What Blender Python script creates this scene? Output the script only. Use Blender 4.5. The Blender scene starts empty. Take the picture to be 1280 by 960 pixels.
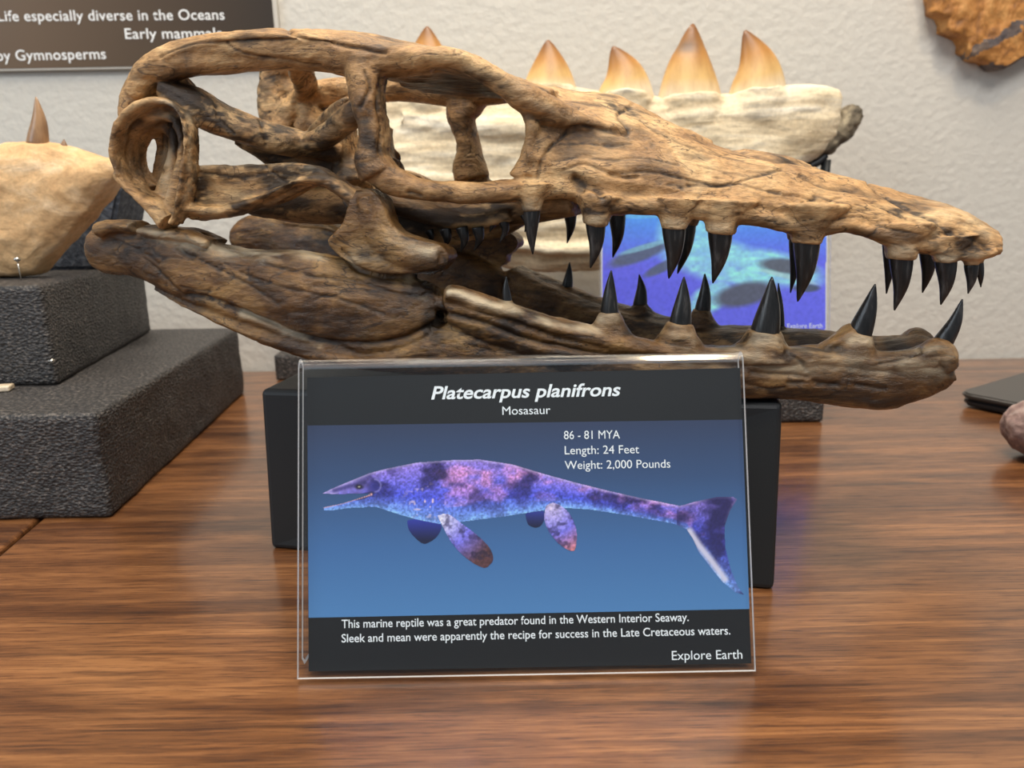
import bpy, bmesh, math, random
import numpy as np
from mathutils import Vector, Matrix

random.seed(7)
scene = bpy.context.scene
col = scene.collection
R = math.radians

# ------------------------------------------------------------------ camera
F_PX = 924.0
CAM = Vector((0.0, 0.0, 0.182))
CAM_ROT = Matrix.Rotation(R(76.0), 3, 'X') @ Matrix.Rotation(R(-1.0), 3, 'Z')
cam_data = bpy.data.cameras.new('camera')
cam_data.sensor_width = 36.0
cam_data.lens = F_PX / 1280.0 * 36.0
cam_data.clip_start = 0.01
cam_data.dof.use_dof = True
cam_data.dof.focus_distance = 0.335
cam_data.dof.aperture_fstop = 13.0
cam = bpy.data.objects.new('camera', cam_data)
cam.matrix_world = Matrix.Translation(CAM) @ CAM_ROT.to_4x4()
col.objects.link(cam)
scene.camera = cam

# ------------------------------------------------------------------ light
world = bpy.data.worlds.new('world')
scene.world = world
world.use_nodes = True
wn = world.node_tree.nodes
wn['Background'].inputs[0].default_value = (0.80, 0.90, 1.0, 1)
wn['Background'].inputs[1].default_value = 0.34


def area_light(name, loc, target, sx, sy, power, color):
    d = bpy.data.lights.new(name, 'AREA')
    d.shape = 'RECTANGLE'
    d.size, d.size_y, d.energy, d.color = sx, sy, power, color
    o = bpy.data.objects.new(name, d)
    o.location = loc
    o.rotation_euler = (Vector(target) - Vector(loc)).to_track_quat('-Z', 'Y').to_euler()
    col.objects.link(o)
    return o


area_light('ceiling_panel_light', (-0.15, 0.40, 1.75), (0.0, 0.40, 0.0), 0.8, 0.30, 23.0, (1.0, 0.90, 0.75))
area_light('track_light', (0.40, 0.05, 1.55), (0.12, 0.75, 0.17), 0.16, 0.16, 7.0, (1.0, 0.80, 0.54))
area_light('front_fill_light', (0.20, -0.80, 1.80), (0.0, 0.3, 0.1), 1.2, 0.6, 27.0, (1.0, 0.97, 0.94))  # unseen fill lamp added in front to brighten the sign
area_light('room_window_light', (-1.9, -0.7, 1.1), (0.0, 0.5, 0.1), 1.0, 1.2, 16.0, (0.80, 0.90, 1.0))

scene.view_settings.view_transform = 'Standard'
scene.view_settings.look = 'None'
scene.view_settings.gamma = 1.0
scene.view_settings.use_curve_mapping = False
scene.view_settings.exposure = 0.0


# ------------------------------------------------------------------ geometry helpers
def ray(px, py):
    return (CAM_ROT @ Vector(((px - 640.0) / F_PX, -(py - 480.0) / F_PX, -1.0))).normalized()


def at_y(px, py, Y):
    d = ray(px, py)
    return CAM + d * ((Y - CAM.y) / d.y)


def at_z(px, py, Z=0.0):
    d = ray(px, py)
    return CAM + d * ((Z - CAM.z) / d.z)


def cam_depth(p):
    return (Vector(p) - CAM).dot(CAM_ROT @ Vector((0, 0, -1)))


def catmull(pts, n):
    """pts: array (k, d) -> smooth resampling that passes through every row"""
    P = np.asarray(pts, float)
    P = np.vstack([2 * P[0] - P[1], P, 2 * P[-1] - P[-2]])
    out = []
    for i in range(1, len(P) - 2):
        for j in range(n):
            t = j / n
            out.append(0.5 * ((2 * P[i]) + (-P[i - 1] + P[i + 1]) * t
                              + (2 * P[i - 1] - 5 * P[i] + 4 * P[i + 1] - P[i + 2]) * t * t
                              + (-P[i - 1] + 3 * P[i] - 3 * P[i + 1] + P[i + 2]) * t ** 3))
    out.append(P[-2])
    return np.array(out)


def _hash(i, j, k, seed):
    n = (i * 374761393 + j * 668265263 + k * 2147483647 + seed * 974634777) & 0xffffffff
    n = ((n ^ (n >> 13)) * 1274126177) & 0xffffffff
    n = n ^ (n >> 16)
    return (n & 0xffff) / 65535.0


def vnoise(P, seed=0):
    P = np.asarray(P, float)
    I = np.floor(P).astype(np.int64)
    f = P - I
    f = f * f * (3 - 2 * f)
    r = 0
    for dx in (0, 1):
        for dy in (0, 1):
            for dz in (0, 1):
                w = (f[:, 0] if dx else 1 - f[:, 0]) * (f[:, 1] if dy else 1 - f[:, 1]) * (f[:, 2] if dz else 1 - f[:, 2])
                r = r + w * _hash(I[:, 0] + dx, I[:, 1] + dy, I[:, 2] + dz, seed)
    return r * 2 - 1


def fbm(P, octaves=4, seed=0):
    P = np.asarray(P, float)
    r, a = 0, 0.5
    for o in range(octaves):
        r = r + a * vnoise(P * 2 ** o + 17.3 * o, seed + o)
        a *= 0.5
    return r


def obj(name, mesh, mat=None, parent=None, loc=None):
    o = bpy.data.objects.new(name, mesh)
    col.objects.link(o)
    if mat is not None:
        for m in (mat if isinstance(mat, (list, tuple)) else [mat]):
            mesh.materials.append(m)
    if parent is not None:
        o.parent = parent
    if loc is not None:
        o.location = loc
    return o


def bm_mesh(bm, name, smooth=True):
    bmesh.ops.recalc_face_normals(bm, faces=bm.faces[:])
    me = bpy.data.meshes.new(name)
    bm.to_mesh(me)
    bm.free()
    if smooth:
        me.polygons.foreach_set('use_smooth', [True] * len(me.polygons))
    return me


def py_mesh(name, verts, faces, smooth=False):
    me = bpy.data.meshes.new(name)
    me.from_pydata([tuple(v) for v in verts], [], faces)
    me.update()
    if smooth:
        me.polygons.foreach_set('use_smooth', [True] * len(me.polygons))
    return me


def tag(o, label, cat, group=None):
    o['label'] = label
    o['category'] = cat
    if group:
        o['group'] = group
    return o


def structure(o):
    o['kind'] = 'structure'
    return o


def empty(name, loc=(0, 0, 0), rot=(0, 0, 0)):
    o = bpy.data.objects.new(name, None)
    o.empty_display_size = 0.02
    o.location = loc
    o.rotation_euler = rot
    col.objects.link(o)
    return o


def add_loft(bm, sections):
    rings = [[bm.verts.new(p) for p in s] for s in sections]
    n = len(rings[0])
    for a, b in zip(rings[:-1], rings[1:]):
        for i in range(n):
            j = (i + 1) % n
            bm.faces.new((a[i], a[j], b[j], b[i]))
    for rg, s in ((rings[0], sections[0]), (rings[-1], sections[-1])):
        c = bm.verts.new(np.mean(np.array([tuple(p) for p in s]), axis=0))
        for i in range(n):
            bm.faces.new((rg[i], rg[(i + 1) % n], c))


def box_bm(sx, sy, sz, bevel=0.0, seg=2, base=True):
    bm = bmesh.new()
    bmesh.ops.create_cube(bm, size=1.0)
    for v in bm.verts:
        v.co = Vector((v.co.x * sx, v.co.y * sy, (v.co.z + (0.5 if base else 0)) * sz))
    if bevel:
        bmesh.ops.bevel(bm, geom=bm.edges[:], offset=bevel, segments=seg, affect='EDGES', profile=0.5)
    return bm


# ------------------------------------------------------------------ material helpers
def srgb(r, g, b):
    def f(c):
        c /= 255.0
        return c / 12.92 if c <= 0.04045 else ((c + 0.055) / 1.055) ** 2.4
    return (f(r), f(g), f(b), 1.0)


class Mat:
    def __init__(self, name, color=(0.8, 0.8, 0.8, 1), rough=0.5, spec=0.5):
        self.m = bpy.data.materials.new(name)
        self.m.use_nodes = True
        self.nt = self.m.node_tree
        self.b = self.nt.nodes['Principled BSDF']
        self.b.inputs['Base Color'].default_value = color
        self.b.inputs['Roughness'].default_value = rough
        self.b.inputs['Specular IOR Level'].default_value = spec
        self._tc = None

    def n(self, typ, **kw):
        nd = self.nt.nodes.new(typ)
        for k, v in kw.items():
            setattr(nd, k, v)
        return nd

    def l(self, a, b):
        self.nt.links.new(a, b)

    def coord(self, scale=(1, 1, 1), rot=(0, 0, 0), which='Object'):
        if self._tc is None:
            self._tc = self.n('ShaderNodeTexCoord')
        mp = self.n('ShaderNodeMapping')
        mp.inputs['Scale'].default_value = scale
        mp.inputs['Rotation'].default_value = rot
        self.l(self._tc.outputs[which], mp.inputs['Vector'])
        return mp.outputs['Vector']

    def noise(self, vec, scale, detail=6, rough=0.6, dist=0.0):
        t = self.n('ShaderNodeTexNoise')
        t.inputs['Scale'].default_value = scale
        t.inputs['Detail'].default_value = detail
        t.inputs['Roughness'].default_value = rough
        t.inputs['Distortion'].default_value = dist
        self.l(vec, t.inputs['Vector'])
        return t.outputs['Fac']

    def ramp(self, fac, stops):
        r = self.n('ShaderNodeValToRGB')
        el = r.color_ramp.elements
        while len(el) < len(stops):
            el.new(0.5)
        for e, (p, c) in zip(el, stops):
            e.position = p
            e.color = c if len(c) == 4 else (*c, 1)
        self.l(fac, r.inputs['Fac'])
        return r.outputs['Color']

    def mix(self, fac, a, b, blend='MIX'):
        x = self.n('ShaderNodeMix', data_type='RGBA', blend_type=blend)
        for s, v in ((x.inputs[0], fac), (x.inputs[6], a), (x.inputs[7], b)):
            if hasattr(v, 'node'):
                self.l(v, s)
            else:
                s.default_value = v
        return x.outputs[2]

    def attr(self, name):
        a = self.n('ShaderNodeAttribute', attribute_name=name)
        return a

    def bump(self, height, strength, dist, prev=None):
        b = self.n('ShaderNodeBump')
        b.inputs['Strength'].default_value = strength
        b.inputs['Distance'].default_value = dist
        self.l(height, b.inputs['Height'])
        if prev is not None:
            self.l(prev, b.inputs['Normal'])
        self.l(b.outputs['Normal'], self.b.inputs['Normal'])
        return b.outputs['Normal']

    def base(self, c):
        self.l(c, self.b.inputs['Base Color'])

    def roughness(self, v):
        self.l(v, self.b.inputs['Roughness'])


G = lambda v: (v, v, v, 1)


def bone_material(name, deep, mid, light, pale, rough):
    m = Mat(name, rough=rough)
    st = m.noise(m.coord((24, 56, 56)), 1.0, 9, 0.66, 0.9)         # streaks along the bone
    bl = m.noise(m.coord((24, 36, 36)), 1.0, 7, 0.68, 0.7)         # broad blotches
    fine = m.noise(m.coord((230, 800, 800)), 1.0, 5, 0.72)
    c = m.ramp(st, [(0.28, deep), (0.38, mid), (0.50, light), (0.70, pale)])
    c2 = m.ramp(bl, [(0.33, deep), (0.42, mid), (0.52, light), (0.64, pale)])
    c = m.mix(0.66, c, c2)
    f = m.ramp(fine, [(0.36, G(0.38)), (0.52, G(1.0)), (0.66, G(1.18))])
    c = m.mix(0.55, c, f, 'MULTIPLY')
    # hairline cracks
    cn = m.noise(m.coord((16, 60, 60)), 1.0, 4, 0.6, 0.8)
    cr = m.ramp(cn, [(0.480, G(0)), (0.490, G(0.9)), (0.500, G(0))])
    c = m.mix(cr, c, deep)
    s = m.attr('stain_shade').outputs['Fac']
    c = m.mix(s, c, srgb(34, 23, 15))  # antiquing wash, also the shade painted into palate and roof underside
    w = m.attr('worn').outputs['Fac']
    c = m.mix(w, c, srgb(232, 214, 180))
    m.base(c)
    nr = m.bump(st, 0.5, 0.0025)
    nr = m.bump(cr, -0.5, 0.001, nr)
    m.bump(fine, 0.5, 0.0014, nr)
    m.roughness(m.ramp(bl, [(0.3, G(rough - 0.08)), (0.7, G(rough + 0.15))]))
    return m.m


M = {}
M['cranium_bone'] = bone_material('antiqued_cranium_bone', srgb(70, 48, 30), srgb(140, 102, 62), srgb(194, 150, 98), srgb(226, 190, 138), 0.42)
M['jaw_bone'] = bone_material('antiqued_jaw_bone', srgb(30, 18, 9), srgb(66, 43, 21), srgb(112, 78, 40), srgb(174, 136, 84), 0.30)

m = Mat('black_tooth_enamel', srgb(22, 21, 21), 0.3)
st = m.noise(m.coord((500, 500, 60)), 1.0, 4, 0.6)
m.base(m.ramp(st, [(0.3, srgb(14, 14, 14)), (0.55, srgb(34, 33, 33)), (0.75, srgb(78, 75, 72))]))
m.bump(st, 0.3, 0.0008)
M['tooth'] = m.m

m = Mat('painted_wall', srgb(206, 202, 193), 0.75, 0.3)
v = m.coord((1, 1, 1))
a_ = m.noise(v, 120.0, 2, 0.45)
b_ = m.noise(v, 260.0, 3, 0.55)
nr = m.bump(a_, 0.24, 0.005)
m.bump(b_, 0.2, 0.0012, nr)
M['wall'] = m.m


def wood_material(name):
    m = Mat(name, rough=0.33)
    g1 = m.noise(m.coord((8, 210, 210)), 1.0, 8, 0.68, 0.7)
    g2 = m.noise(m.coord((50, 1000, 1000)), 1.0, 4, 0.65, 0.1)
    big = m.noise(m.coord((4, 22, 22)), 1.0, 6, 0.6, 1.2)
    c = m.ramp(g1, [(0.30, srgb(70, 43, 25)), (0.43, srgb(112, 72, 42)), (0.55, srgb(136, 90, 53)), (0.72, srgb(164, 115, 72))])
    f = m.ramp(g2, [(0.34, srgb(150, 132, 122)), (0.50, G(1.0))])
    c = m.mix(0.8, c, f, 'MULTIPLY')
    bb = m.ramp(big, [(0.38, srgb(148, 130, 118)), (0.55, G(1.0))])
    c = m.mix(0.75, c, bb, 'MULTIPLY')
    # long thin dark veins of the grain
    ve = m.ramp(m.noise(m.coord((7, 170, 170), (0, 0, 0.03)), 1.0, 4, 0.55, 1.0), [(0.290, G(0.8)), (0.335, G(0))])
    c = m.mix(ve, c, srgb(52, 30, 20))
    m.base(c)
    m.bump(g2, 0.10, 0.0004)
    m.b.inputs['Coat Weight'].default_value = 0.7
    m.b.inputs['Coat Roughness'].default_value = 0.16
    m.roughness(m.ramp(g2, [(0.3, G(0.42)), (0.7, G(0.28))]))
    return m.m


M['wood'] = wood_material('walnut_laminate')

m = Mat('black_polyethylene_foam', srgb(30, 30, 32), 0.55)
v = m.coord((1, 1, 1.6))
vo = m.n('ShaderNodeTexVoronoi')
vo.inputs['Scale'].default_value = 400
m.l(v, vo.inputs['Vector'])
ns = m.noise(v, 420, 4, 0.6)
m.base(m.ramp(ns, [(0.3, srgb(24, 23, 24)), (0.52, srgb(54, 52, 52)), (0.72, srgb(116, 108, 102))]))
nr = m.bump(vo.outputs['Distance'], 0.6, 0.002)
m.bump(ns, 0.4, 0.0015, nr)
M['foam'] = m.m

m = Mat('matte_black_stand_paint', srgb(27, 29, 31), 0.5, 0.4)
ns = m.noise(m.coord((1, 1, 1)), 1300, 2, 0.5)
m.bump(ns, 0.12, 0.0004)
M['stand'] = m.m

# clear acrylic: thin-sheet shader (fresnel reflection over transmission)
mm = bpy.data.materials.new('clear_acrylic')
mm.use_nodes = True
nt = mm.node_tree
nt.nodes.clear()
out = nt.nodes.new('ShaderNodeOutputMaterial')
mx = nt.nodes.new('ShaderNodeMixShader')
fr = nt.nodes.new('ShaderNodeFresnel')
fr.inputs['IOR'].default_value = 1.49
tr = nt.nodes.new('ShaderNodeBsdfTransparent')
tr.inputs[0].default_value = (0.965, 0.975, 0.98, 1)
gl = nt.nodes.new('ShaderNodeBsdfGlossy')
gl.inputs['Roughness'].default_value = 0.03
geo = nt.nodes.new('ShaderNodeNewGeometry')
inv_ = nt.nodes.new('ShaderNodeMath')
inv_.operation = 'SUBTRACT'
inv_.inputs[0].default_value = 1.0
nt.links.new(geo.outputs['Backfacing'], inv_.inputs[1])
mul_ = nt.nodes.new('ShaderNodeMath')
mul_.operation = 'MULTIPLY'
nt.links.new(fr.outputs[0], mul_.inputs[0])
nt.links.new(inv_.outputs[0], mul_.inputs[1])
nt.links.new(mul_.outputs[0], mx.inputs[0])
nt.links.new(tr.outputs[0], mx.inputs[1])
nt.links.new(gl.outputs[0], mx.inputs[2])
nt.links.new(mx.outputs[0], out.inputs[0])
M['acrylic'] = mm

mm = bpy.data.materials.new('polished_acrylic_edge')
mm.use_nodes = True
nt = mm.node_tree
nt.nodes.clear()
out = nt.nodes.new('ShaderNodeOutputMaterial')
mx = nt.nodes.new('ShaderNodeMixShader')
mx.inputs[0].default_value = 0.5
df = nt.nodes.new('ShaderNodeBsdfDiffuse')
tl = nt.nodes.new('ShaderNodeBsdfTranslucent')
for nd in (df, tl):
    nd.inputs[0].default_value = (0.92, 0.93, 0.93, 1)
nt.links.new(df.outputs[0], mx.inputs[1])
nt.links.new(tl.outputs[0], mx.inputs[2])
nt.links.new(mx.outputs[0], out.inputs[0])
M['acrylic_edge'] = mm

mm = bpy.data.materials.new('acrylic_bend')
mm.use_nodes = True
nt = mm.node_tree
nt.nodes.clear()
out = nt.nodes.new('ShaderNodeOutputMaterial')
mx = nt.nodes.new('ShaderNodeMixShader')
mx.inputs[0].default_value = 0.22
tr = nt.nodes.new('ShaderNodeBsdfTransparent')
gl = nt.nodes.new('ShaderNodeBsdfGlossy')
gl.inputs['Roughness'].default_value = 0.10
nt.links.new(tr.outputs[0], mx.inputs[1])
nt.links.new(gl.outputs[0], mx.inputs[2])
nt.links.new(mx.outputs[0], out.inputs[0])
M['acrylic_bend'] = mm

M['text_white'] = Mat('white_print', srgb(244, 250, 254), 0.6).m
M['text_sign'] = Mat('white_board_lettering', srgb(238, 238, 236), 0.6).m
M['print_black'] = Mat('black_print', srgb(22, 23, 25), 0.45).m
M['card_paper'] = Mat('card_stock', srgb(225, 225, 225), 0.7).m

m = Mat('blue_water_print', rough=0.45)
sep = m.n('ShaderNodeSeparateXYZ')
m.l(m.coord((1, 1, 1), which='Generated'), sep.inputs[0])
m.base(m.ramp(sep.outputs['Y'], [(0.0, srgb(82, 134, 190)), (0.35, srgb(68, 112, 168)), (0.7, srgb(56, 82, 124)), (1.0, srgb(50, 62, 92))]))
M['print_water'] = m.m


def attr_material(name, rough):
    m = Mat(name, rough=rough)
    m.base(m.attr('print').outputs['Color'])
    return m.m


M['print_art'] = attr_material('printed_artwork', 0.45)

m = Mat('brown_board_print', srgb(62, 48, 36), 0.4)
sep = m.n('ShaderNodeSeparateXYZ')
m.l(m.coord((1, 1, 1), which='Generated'), sep.inputs[0])
m.base(m.ramp(sep.outputs['X'], [(0.0, srgb(88, 62, 30)), (0.6, srgb(92, 68, 38)), (1.0, srgb(48, 38, 28))]))
M['board'] = m.m
M['board_edge'] = Mat('pale_board_edge', srgb(196, 190, 180), 0.5).m


def rock_material(name, dark, mid, light, scale=(25, 60, 60), rough=0.75, bump=0.5):
    m = Mat(name, rough=rough)
    a = m.noise(m.coord(scale), 1.0, 7, 0.62, 0.5)
    b = m.noise(m.coord((300, 300, 300)), 1.0, 4, 0.6)
    c = m.ramp(a, [(0.3, dark), (0.5, mid), (0.68, light)])
    c = m.mix(0.35, c, m.ramp(b, [(0.35, G(0.5)), (0.6, G(1))]), 'MULTIPLY')
    m.base(c)
    nr = m.bump(a, bump, 0.006)
    m.bump(b, 0.3, 0.0015, nr)
    return m.m


M['jaw_fossil'] = rock_material('cream_fossil_matrix', srgb(196, 172, 134), srgb(236, 218, 184), srgb(246, 236, 214), (9, 40, 70), 0.75, 0.3)
M['broken_rock'] = rock_material('grey_broken_matrix', srgb(62, 56, 46), srgb(120, 108, 88), srgb(168, 154, 126), (60, 60, 60))
M['blade_fossil'] = rock_material('tan_fossil_bone', srgb(190, 146, 98), srgb(222, 182, 132), srgb(236, 208, 170), (26, 45, 45), 0.75, 0.3)
M['orange_fossil'] = rock_material('orange_fossil_slab', srgb(92, 58, 36), srgb(184, 124, 60), srgb(214, 158, 92), (70, 50, 50), 0.6, 0.4)
M['slab_crust'] = rock_material('grey_slab_crust', srgb(58, 58, 66), srgb(104, 92, 88), srgb(142, 118, 96), (60, 60, 60))
M['pink_stone'] = rock_material('pinkish_grey_stone', srgb(84, 64, 60), srgb(150, 124, 118), srgb(206, 188, 178), (60, 60, 60))
M['blue_foam'] = rock_material('slate_coloured_foam', srgb(34, 40, 50), srgb(66, 74, 88), srgb(104, 110, 120), (200, 200, 200), 0.7)

m = Mat('amber_tooth_enamel', rough=0.4)
tt = m.attr('along').outputs['Fac']
ns = m.noise(m.coord((90, 90, 25)), 1.0, 4, 0.6)
c = m.ramp(tt, [(0.12, srgb(238, 220, 186)), (0.35, srgb(226, 186, 120)), (0.65, srgb(196, 140, 72)), (0.95, srgb(128, 82, 42))])
c = m.mix(0.35, c, m.ramp(ns, [(0.3, srgb(150, 110, 70)), (0.6, G(1))]), 'MULTIPLY')
m.base(m.mix(m.attr('stain_shade').outputs['Fac'], c, srgb(112, 96, 82)))
M['amber_tooth'] = m.m
m = Mat('brown_tooth_enamel', rough=0.3)
ns = m.noise(m.coord((120, 120, 30)), 1.0, 4, 0.6)
m.base(m.ramp(ns, [(0.35, srgb(112, 84, 62)), (0.6, srgb(168, 132, 96))]))
M['brown_tooth'] = m.m
M['steel'] = Mat('pin_steel', srgb(205, 200, 190), 0.22).m
M['steel'].node_tree.nodes['Principled BSDF'].inputs['Metallic'].default_value = 1.0
M['brass'] = Mat('pin_brass', srgb(200, 160, 100), 0.25).m
M['brass'].node_tree.nodes['Principled BSDF'].inputs['Metallic'].default_value = 1.0
M['pale_stick'] = rock_material('pale_wood', srgb(190, 168, 138), srgb(222, 204, 176), srgb(234, 220, 198), (20, 120, 120), 0.6, 0.1)
M['laptop_lid'] = Mat('dark_laptop_lid', srgb(58, 55, 53), 0.3).m
M['laptop_body'] = Mat('black_laptop_body', srgb(18, 19, 22), 0.45).m
M['rubber'] = Mat('black_rubber', srgb(12, 12, 12), 0.8).m
M['floor'] = Mat('grey_floor', srgb(120, 112, 104), 0.6).m

# ------------------------------------------------------------------ setting: wall, floor, tables
WALL_Y = 0.815
o = obj('wall_back', bm_mesh(box_bm(5.0, 0.1, 3.4), 'wall_back', False), M['wall'], None, (0, WALL_Y + 0.05, -0.75))
structure(o)
o = obj('floor', bm_mesh(box_bm(5.0, 4.0, 0.06), 'floor', False), M['floor'], None, (0, WALL_Y - 2.0 + 0.1, -0.81))
structure(o)

# the seam between the two table tops runs away from the camera at the left
seam_a, seam_b = at_z(0, 690), at_z(45, 652)
seam_dir = (seam_b - seam_a).normalized()


def seam_x(y):
    return seam_a.x + (y - seam_a.y) * seam_dir.x / seam_dir.y


def table(x0f, x1f, label, legs):
    y0, y1 = 0.02, WALL_Y - 0.004
    r = empty('display_table', (0, 0.4, -0.75))
    tag(r, label, 'table')
    bm = bmesh.new()
    vs = []
    for z in (-0.032, 0.0):
        for (x, y) in ((x0f(y0), y0), (x1f(y0), y0), (x1f(y1), y1), (x0f(y1), y1)):
            vs.append(bm.verts.new((x, y - 0.4, z + 0.75)))
    for f in ((3, 2, 1, 0), (4, 5, 6, 7), (0, 1, 5, 4), (1, 2, 6, 5), (2, 3, 7, 6), (3, 0, 4, 7)):
        bm.faces.new([vs[i] for i in f])
    bmesh.ops.bevel(bm, geom=bm.edges[:], offset=0.0024, segments=3, affect='EDGES', profile=0.5)
    obj('table_top', bm_mesh(bm, 'table_top', False), M['wood'], r)
    for (x, y) in legs:
        obj('leg', bm_mesh(box_bm(0.045, 0.045, 0.718, 0.004), 'leg', False), M['stand'], r, (x, y - 0.4, 0))


table(lambda y: seam_x(y) + 0.0012, lambda y: 1.35, 'long dark walnut laminate table top under the skull and its stand',
      [(0.0, 0.10), (1.28, 0.10), (0.0, 0.74), (1.28, 0.74)])
table(lambda y: -1.7, lambda y: seam_x(y) - 0.0012, 'neighbouring walnut table top left of the narrow seam, beneath the foam blocks',
      [(-1.62, 0.10), (-0.62, 0.10), (-1.62, 0.74), (-0.62, 0.74)])

# ------------------------------------------------------------------ the skull
SK_YAW = R(-17.0)
AX = Vector((math.cos(SK_YAW), math.sin(SK_YAW), 0))
NX = Vector((-math.sin(SK_YAW), math.cos(SK_YAW), 0))
SK_O = Vector((-0.205, 0.462, 0.0))
HW = [(-0.05, 0.066), (0.0, 0.072), (0.06, 0.075), (0.13, 0.072), (0.20, 0.064), (0.26, 0.050), (0.31, 0.040), (0.36, 0.031),
      (0.42, 0.022), (0.455, 0.014), (0.475, 0.008), (0.6, 0.006)]


def hw(s):
    return float(np.interp(s, [a for a, _ in HW], [b for _, b in HW]))


def sk_plane(px, py, T):
    """pixel -> local (s, t, z) on the vertical plane t = T of the skull"""
    d = ray(px, py)
    k = (T - (CAM - SK_O).dot(NX)) / d.dot(NX)
    p = CAM + d * k - SK_O
    return np.array((p.dot(AX), p.dot(NX), p.z))


def near(px, py, dt=0.0):
    T = -0.05
    for _ in range(14):
        T = -hw(sk_plane(px, py, T)[0]) + dt
    return sk_plane(px, py, T)


def far(px, py, dt=0.0):
    T = 0.05
    for _ in range(14):
        T = hw(sk_plane(px, py, T)[0]) - dt
    return sk_plane(px, py, T)


def sk_world(p):
    return SK_O + AX * float(p[0]) + NX * float(p[1]) + Vector((0, 0, float(p[2])))


def px2m(p):
    return cam_depth(sk_world(p)) / F_PX


def superellipse(c, u, v, n=16, e=2.4):
    pts = []
    for i in range(n):
        a = 2 * math.pi * i / n
        ca, sa = math.cos(a), math.sin(a)
        pts.append(c + u * math.copysign(abs(ca) ** (2 / e), ca) + v * math.copysign(abs(sa) ** (2 / e), sa))
    return pts


def strap_sections(pts, n=16, sub=4, e=2.2):
    """pts rows: (local xyz, half width m, half depth m)"""
    A = catmull(np.array([[*p, w, d] for p, w, d in pts]), sub)
    A[:, 3:] = np.maximum(A[:, 3:], 0.0003)
    secs = []
    for i in range(len(A)):
        t = A[min(i + 1, len(A) - 1), :3] - A[max(i - 1, 0), :3]
        t = t / (np.linalg.norm(t) + 1e-12)
        nn = np.array((0.0, 1.0, 0.0))
        wd = np.cross(t, nn)
        if np.linalg.norm(wd) < 0.25:
            wd = np.cross(t, np.array((0, 0, 1.0)))
        wd /= np.linalg.norm(wd)
        dd = np.cross(wd, t)
        secs.append(superellipse(A[i, :3], wd * A[i, 3], dd * A[i, 4], n, e))
    return secs


def mirror(secs):
    return [[np.array((p[0], -p[1], p[2])) for p in s] for s in secs]


def strap(bm, rows, dt=0.0, depth=0.006, both=True, where=near, sub=4, e=2.2):
    """rows: (px, py, half width px[, dt[, half depth]])"""
    pts = []
    for r in rows:
        d = r[3] if len(r) > 3 else dt
        h = r[4] if len(r) > 4 else depth
        p = where(r[0], r[1], d)
        pts.append((p, r[2] * px2m(p), h))
    s = strap_sections(pts, sub=sub, e=e)
    add_loft(bm, s)
    if both:
        add_loft(bm, mirror(s))


def column_loft(bm, rows, dt, both=True, sub=3, e=2.3, n=20):
    """rows: (px, y top, y bottom, half depth): sections stand upright at the near side"""
    A = []
    for r in rows:
        d = r[4] if len(r) > 4 else dt
        a, b = near(r[0], r[1], d), near(r[0], r[2], d)
        A.append([*((a + b) / 2), *((a - b) / 2), r[3]])
    A = catmull(np.array(A), sub)
    secs = [superellipse(q[:3], q[3:6], np.array((0, max(q[6], 0.0005), 0)), n, e) for q in A]
    add_loft(bm, secs)
    if both:
        add_loft(bm, mirror(secs))


def polygon_plate(bm, outline, dt, thick, both=True, where=near):
    O = catmull(np.array(outline + outline[:1], float), 3)[:-1]
    P = [where(x, y, dt) for x, y in O]
    for sgn in ((1, -1) if both else (1,)):
        fr = [bm.verts.new((p[0], sgn * (p[1] - thick / 2), p[2])) for p in P]
        bk = [bm.verts.new((p[0], sgn * (p[1] + thick / 2), p[2])) for p in P]
        bm.faces.new(fr)
        bm.faces.new(bk[::-1])
        k = len(P)
        for i in range(k):
            j = (i + 1) % k
            bm.faces.new((fr[i], fr[j], bk[j], bk[i]))


def fuse(bm, name, voxel, smooth_it=5):
    me = bm_mesh(bm, name + '_raw', False)
    tmp = bpy.data.objects.new(name + '_raw', me)
    col.objects.link(tmp)
    md = tmp.modifiers.new('remesh', 'REMESH')
    md.mode = 'VOXEL'
    md.voxel_size = voxel
    md.adaptivity = 0.0
    sm = tmp.modifiers.new('smooth', 'SMOOTH')
    sm.factor = 0.5
    sm.iterations = smooth_it
    dg = bpy.context.evaluated_depsgraph_get()
    out = bpy.data.meshes.new_from_object(tmp.evaluated_get(dg))
    out.name = name
    bpy.data.objects.remove(tmp)
    bpy.data.meshes.remove(me)
    return out


def get_vn(me):
    n = len(me.vertices)
    co = np.empty(n * 3, np.float32)
    me.vertices.foreach_get('co', co)
    nr = np.empty(n * 3, np.float32)
    me.vertex_normals.foreach_get('vector', nr)
    return co.reshape(-1, 3).astype(float), nr.reshape(-1, 3).astype(float)


def set_co(me, co):
    me.vertices.foreach_set('co', co.astype(np.float32).ravel())
    me.update()
    me.polygons.foreach_set('use_smooth', [True] * len(me.polygons))


def set_attr(me, name, val):
    a = me.attributes.new(name, 'FLOAT', 'POINT')
    a.data.foreach_set('value', val.astype(np.float32))


def poly_dist(P, line):
    d = np.full(len(P), 1e9)
    for a, b in zip(line[:-1], line[1:]):
        ab = b - a
        t = np.clip(((P - a) @ ab) / (ab @ ab + 1e-12), 0, 1)
        d = np.minimum(d, np.linalg.norm(P - (a + t[:, None] * ab), axis=1))
    return d


def project(co):
    """local skull coordinates -> photo pixels of a sculpting view (used to lay out carved sutures, stains and painted shade)"""
    W = np.array(SK_O) + co[:, :1] * np.array(AX) + co[:, 1:2] * np.array(NX)
    W[:, 2] = co[:, 2]
    Rm = np.array(CAM_ROT)
    q = (W - np.array(CAM)) @ Rm
    return np.stack([640 + F_PX * q[:, 0] / -q[:, 2], 480 - F_PX * q[:, 1] / -q[:, 2]], 1)


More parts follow.
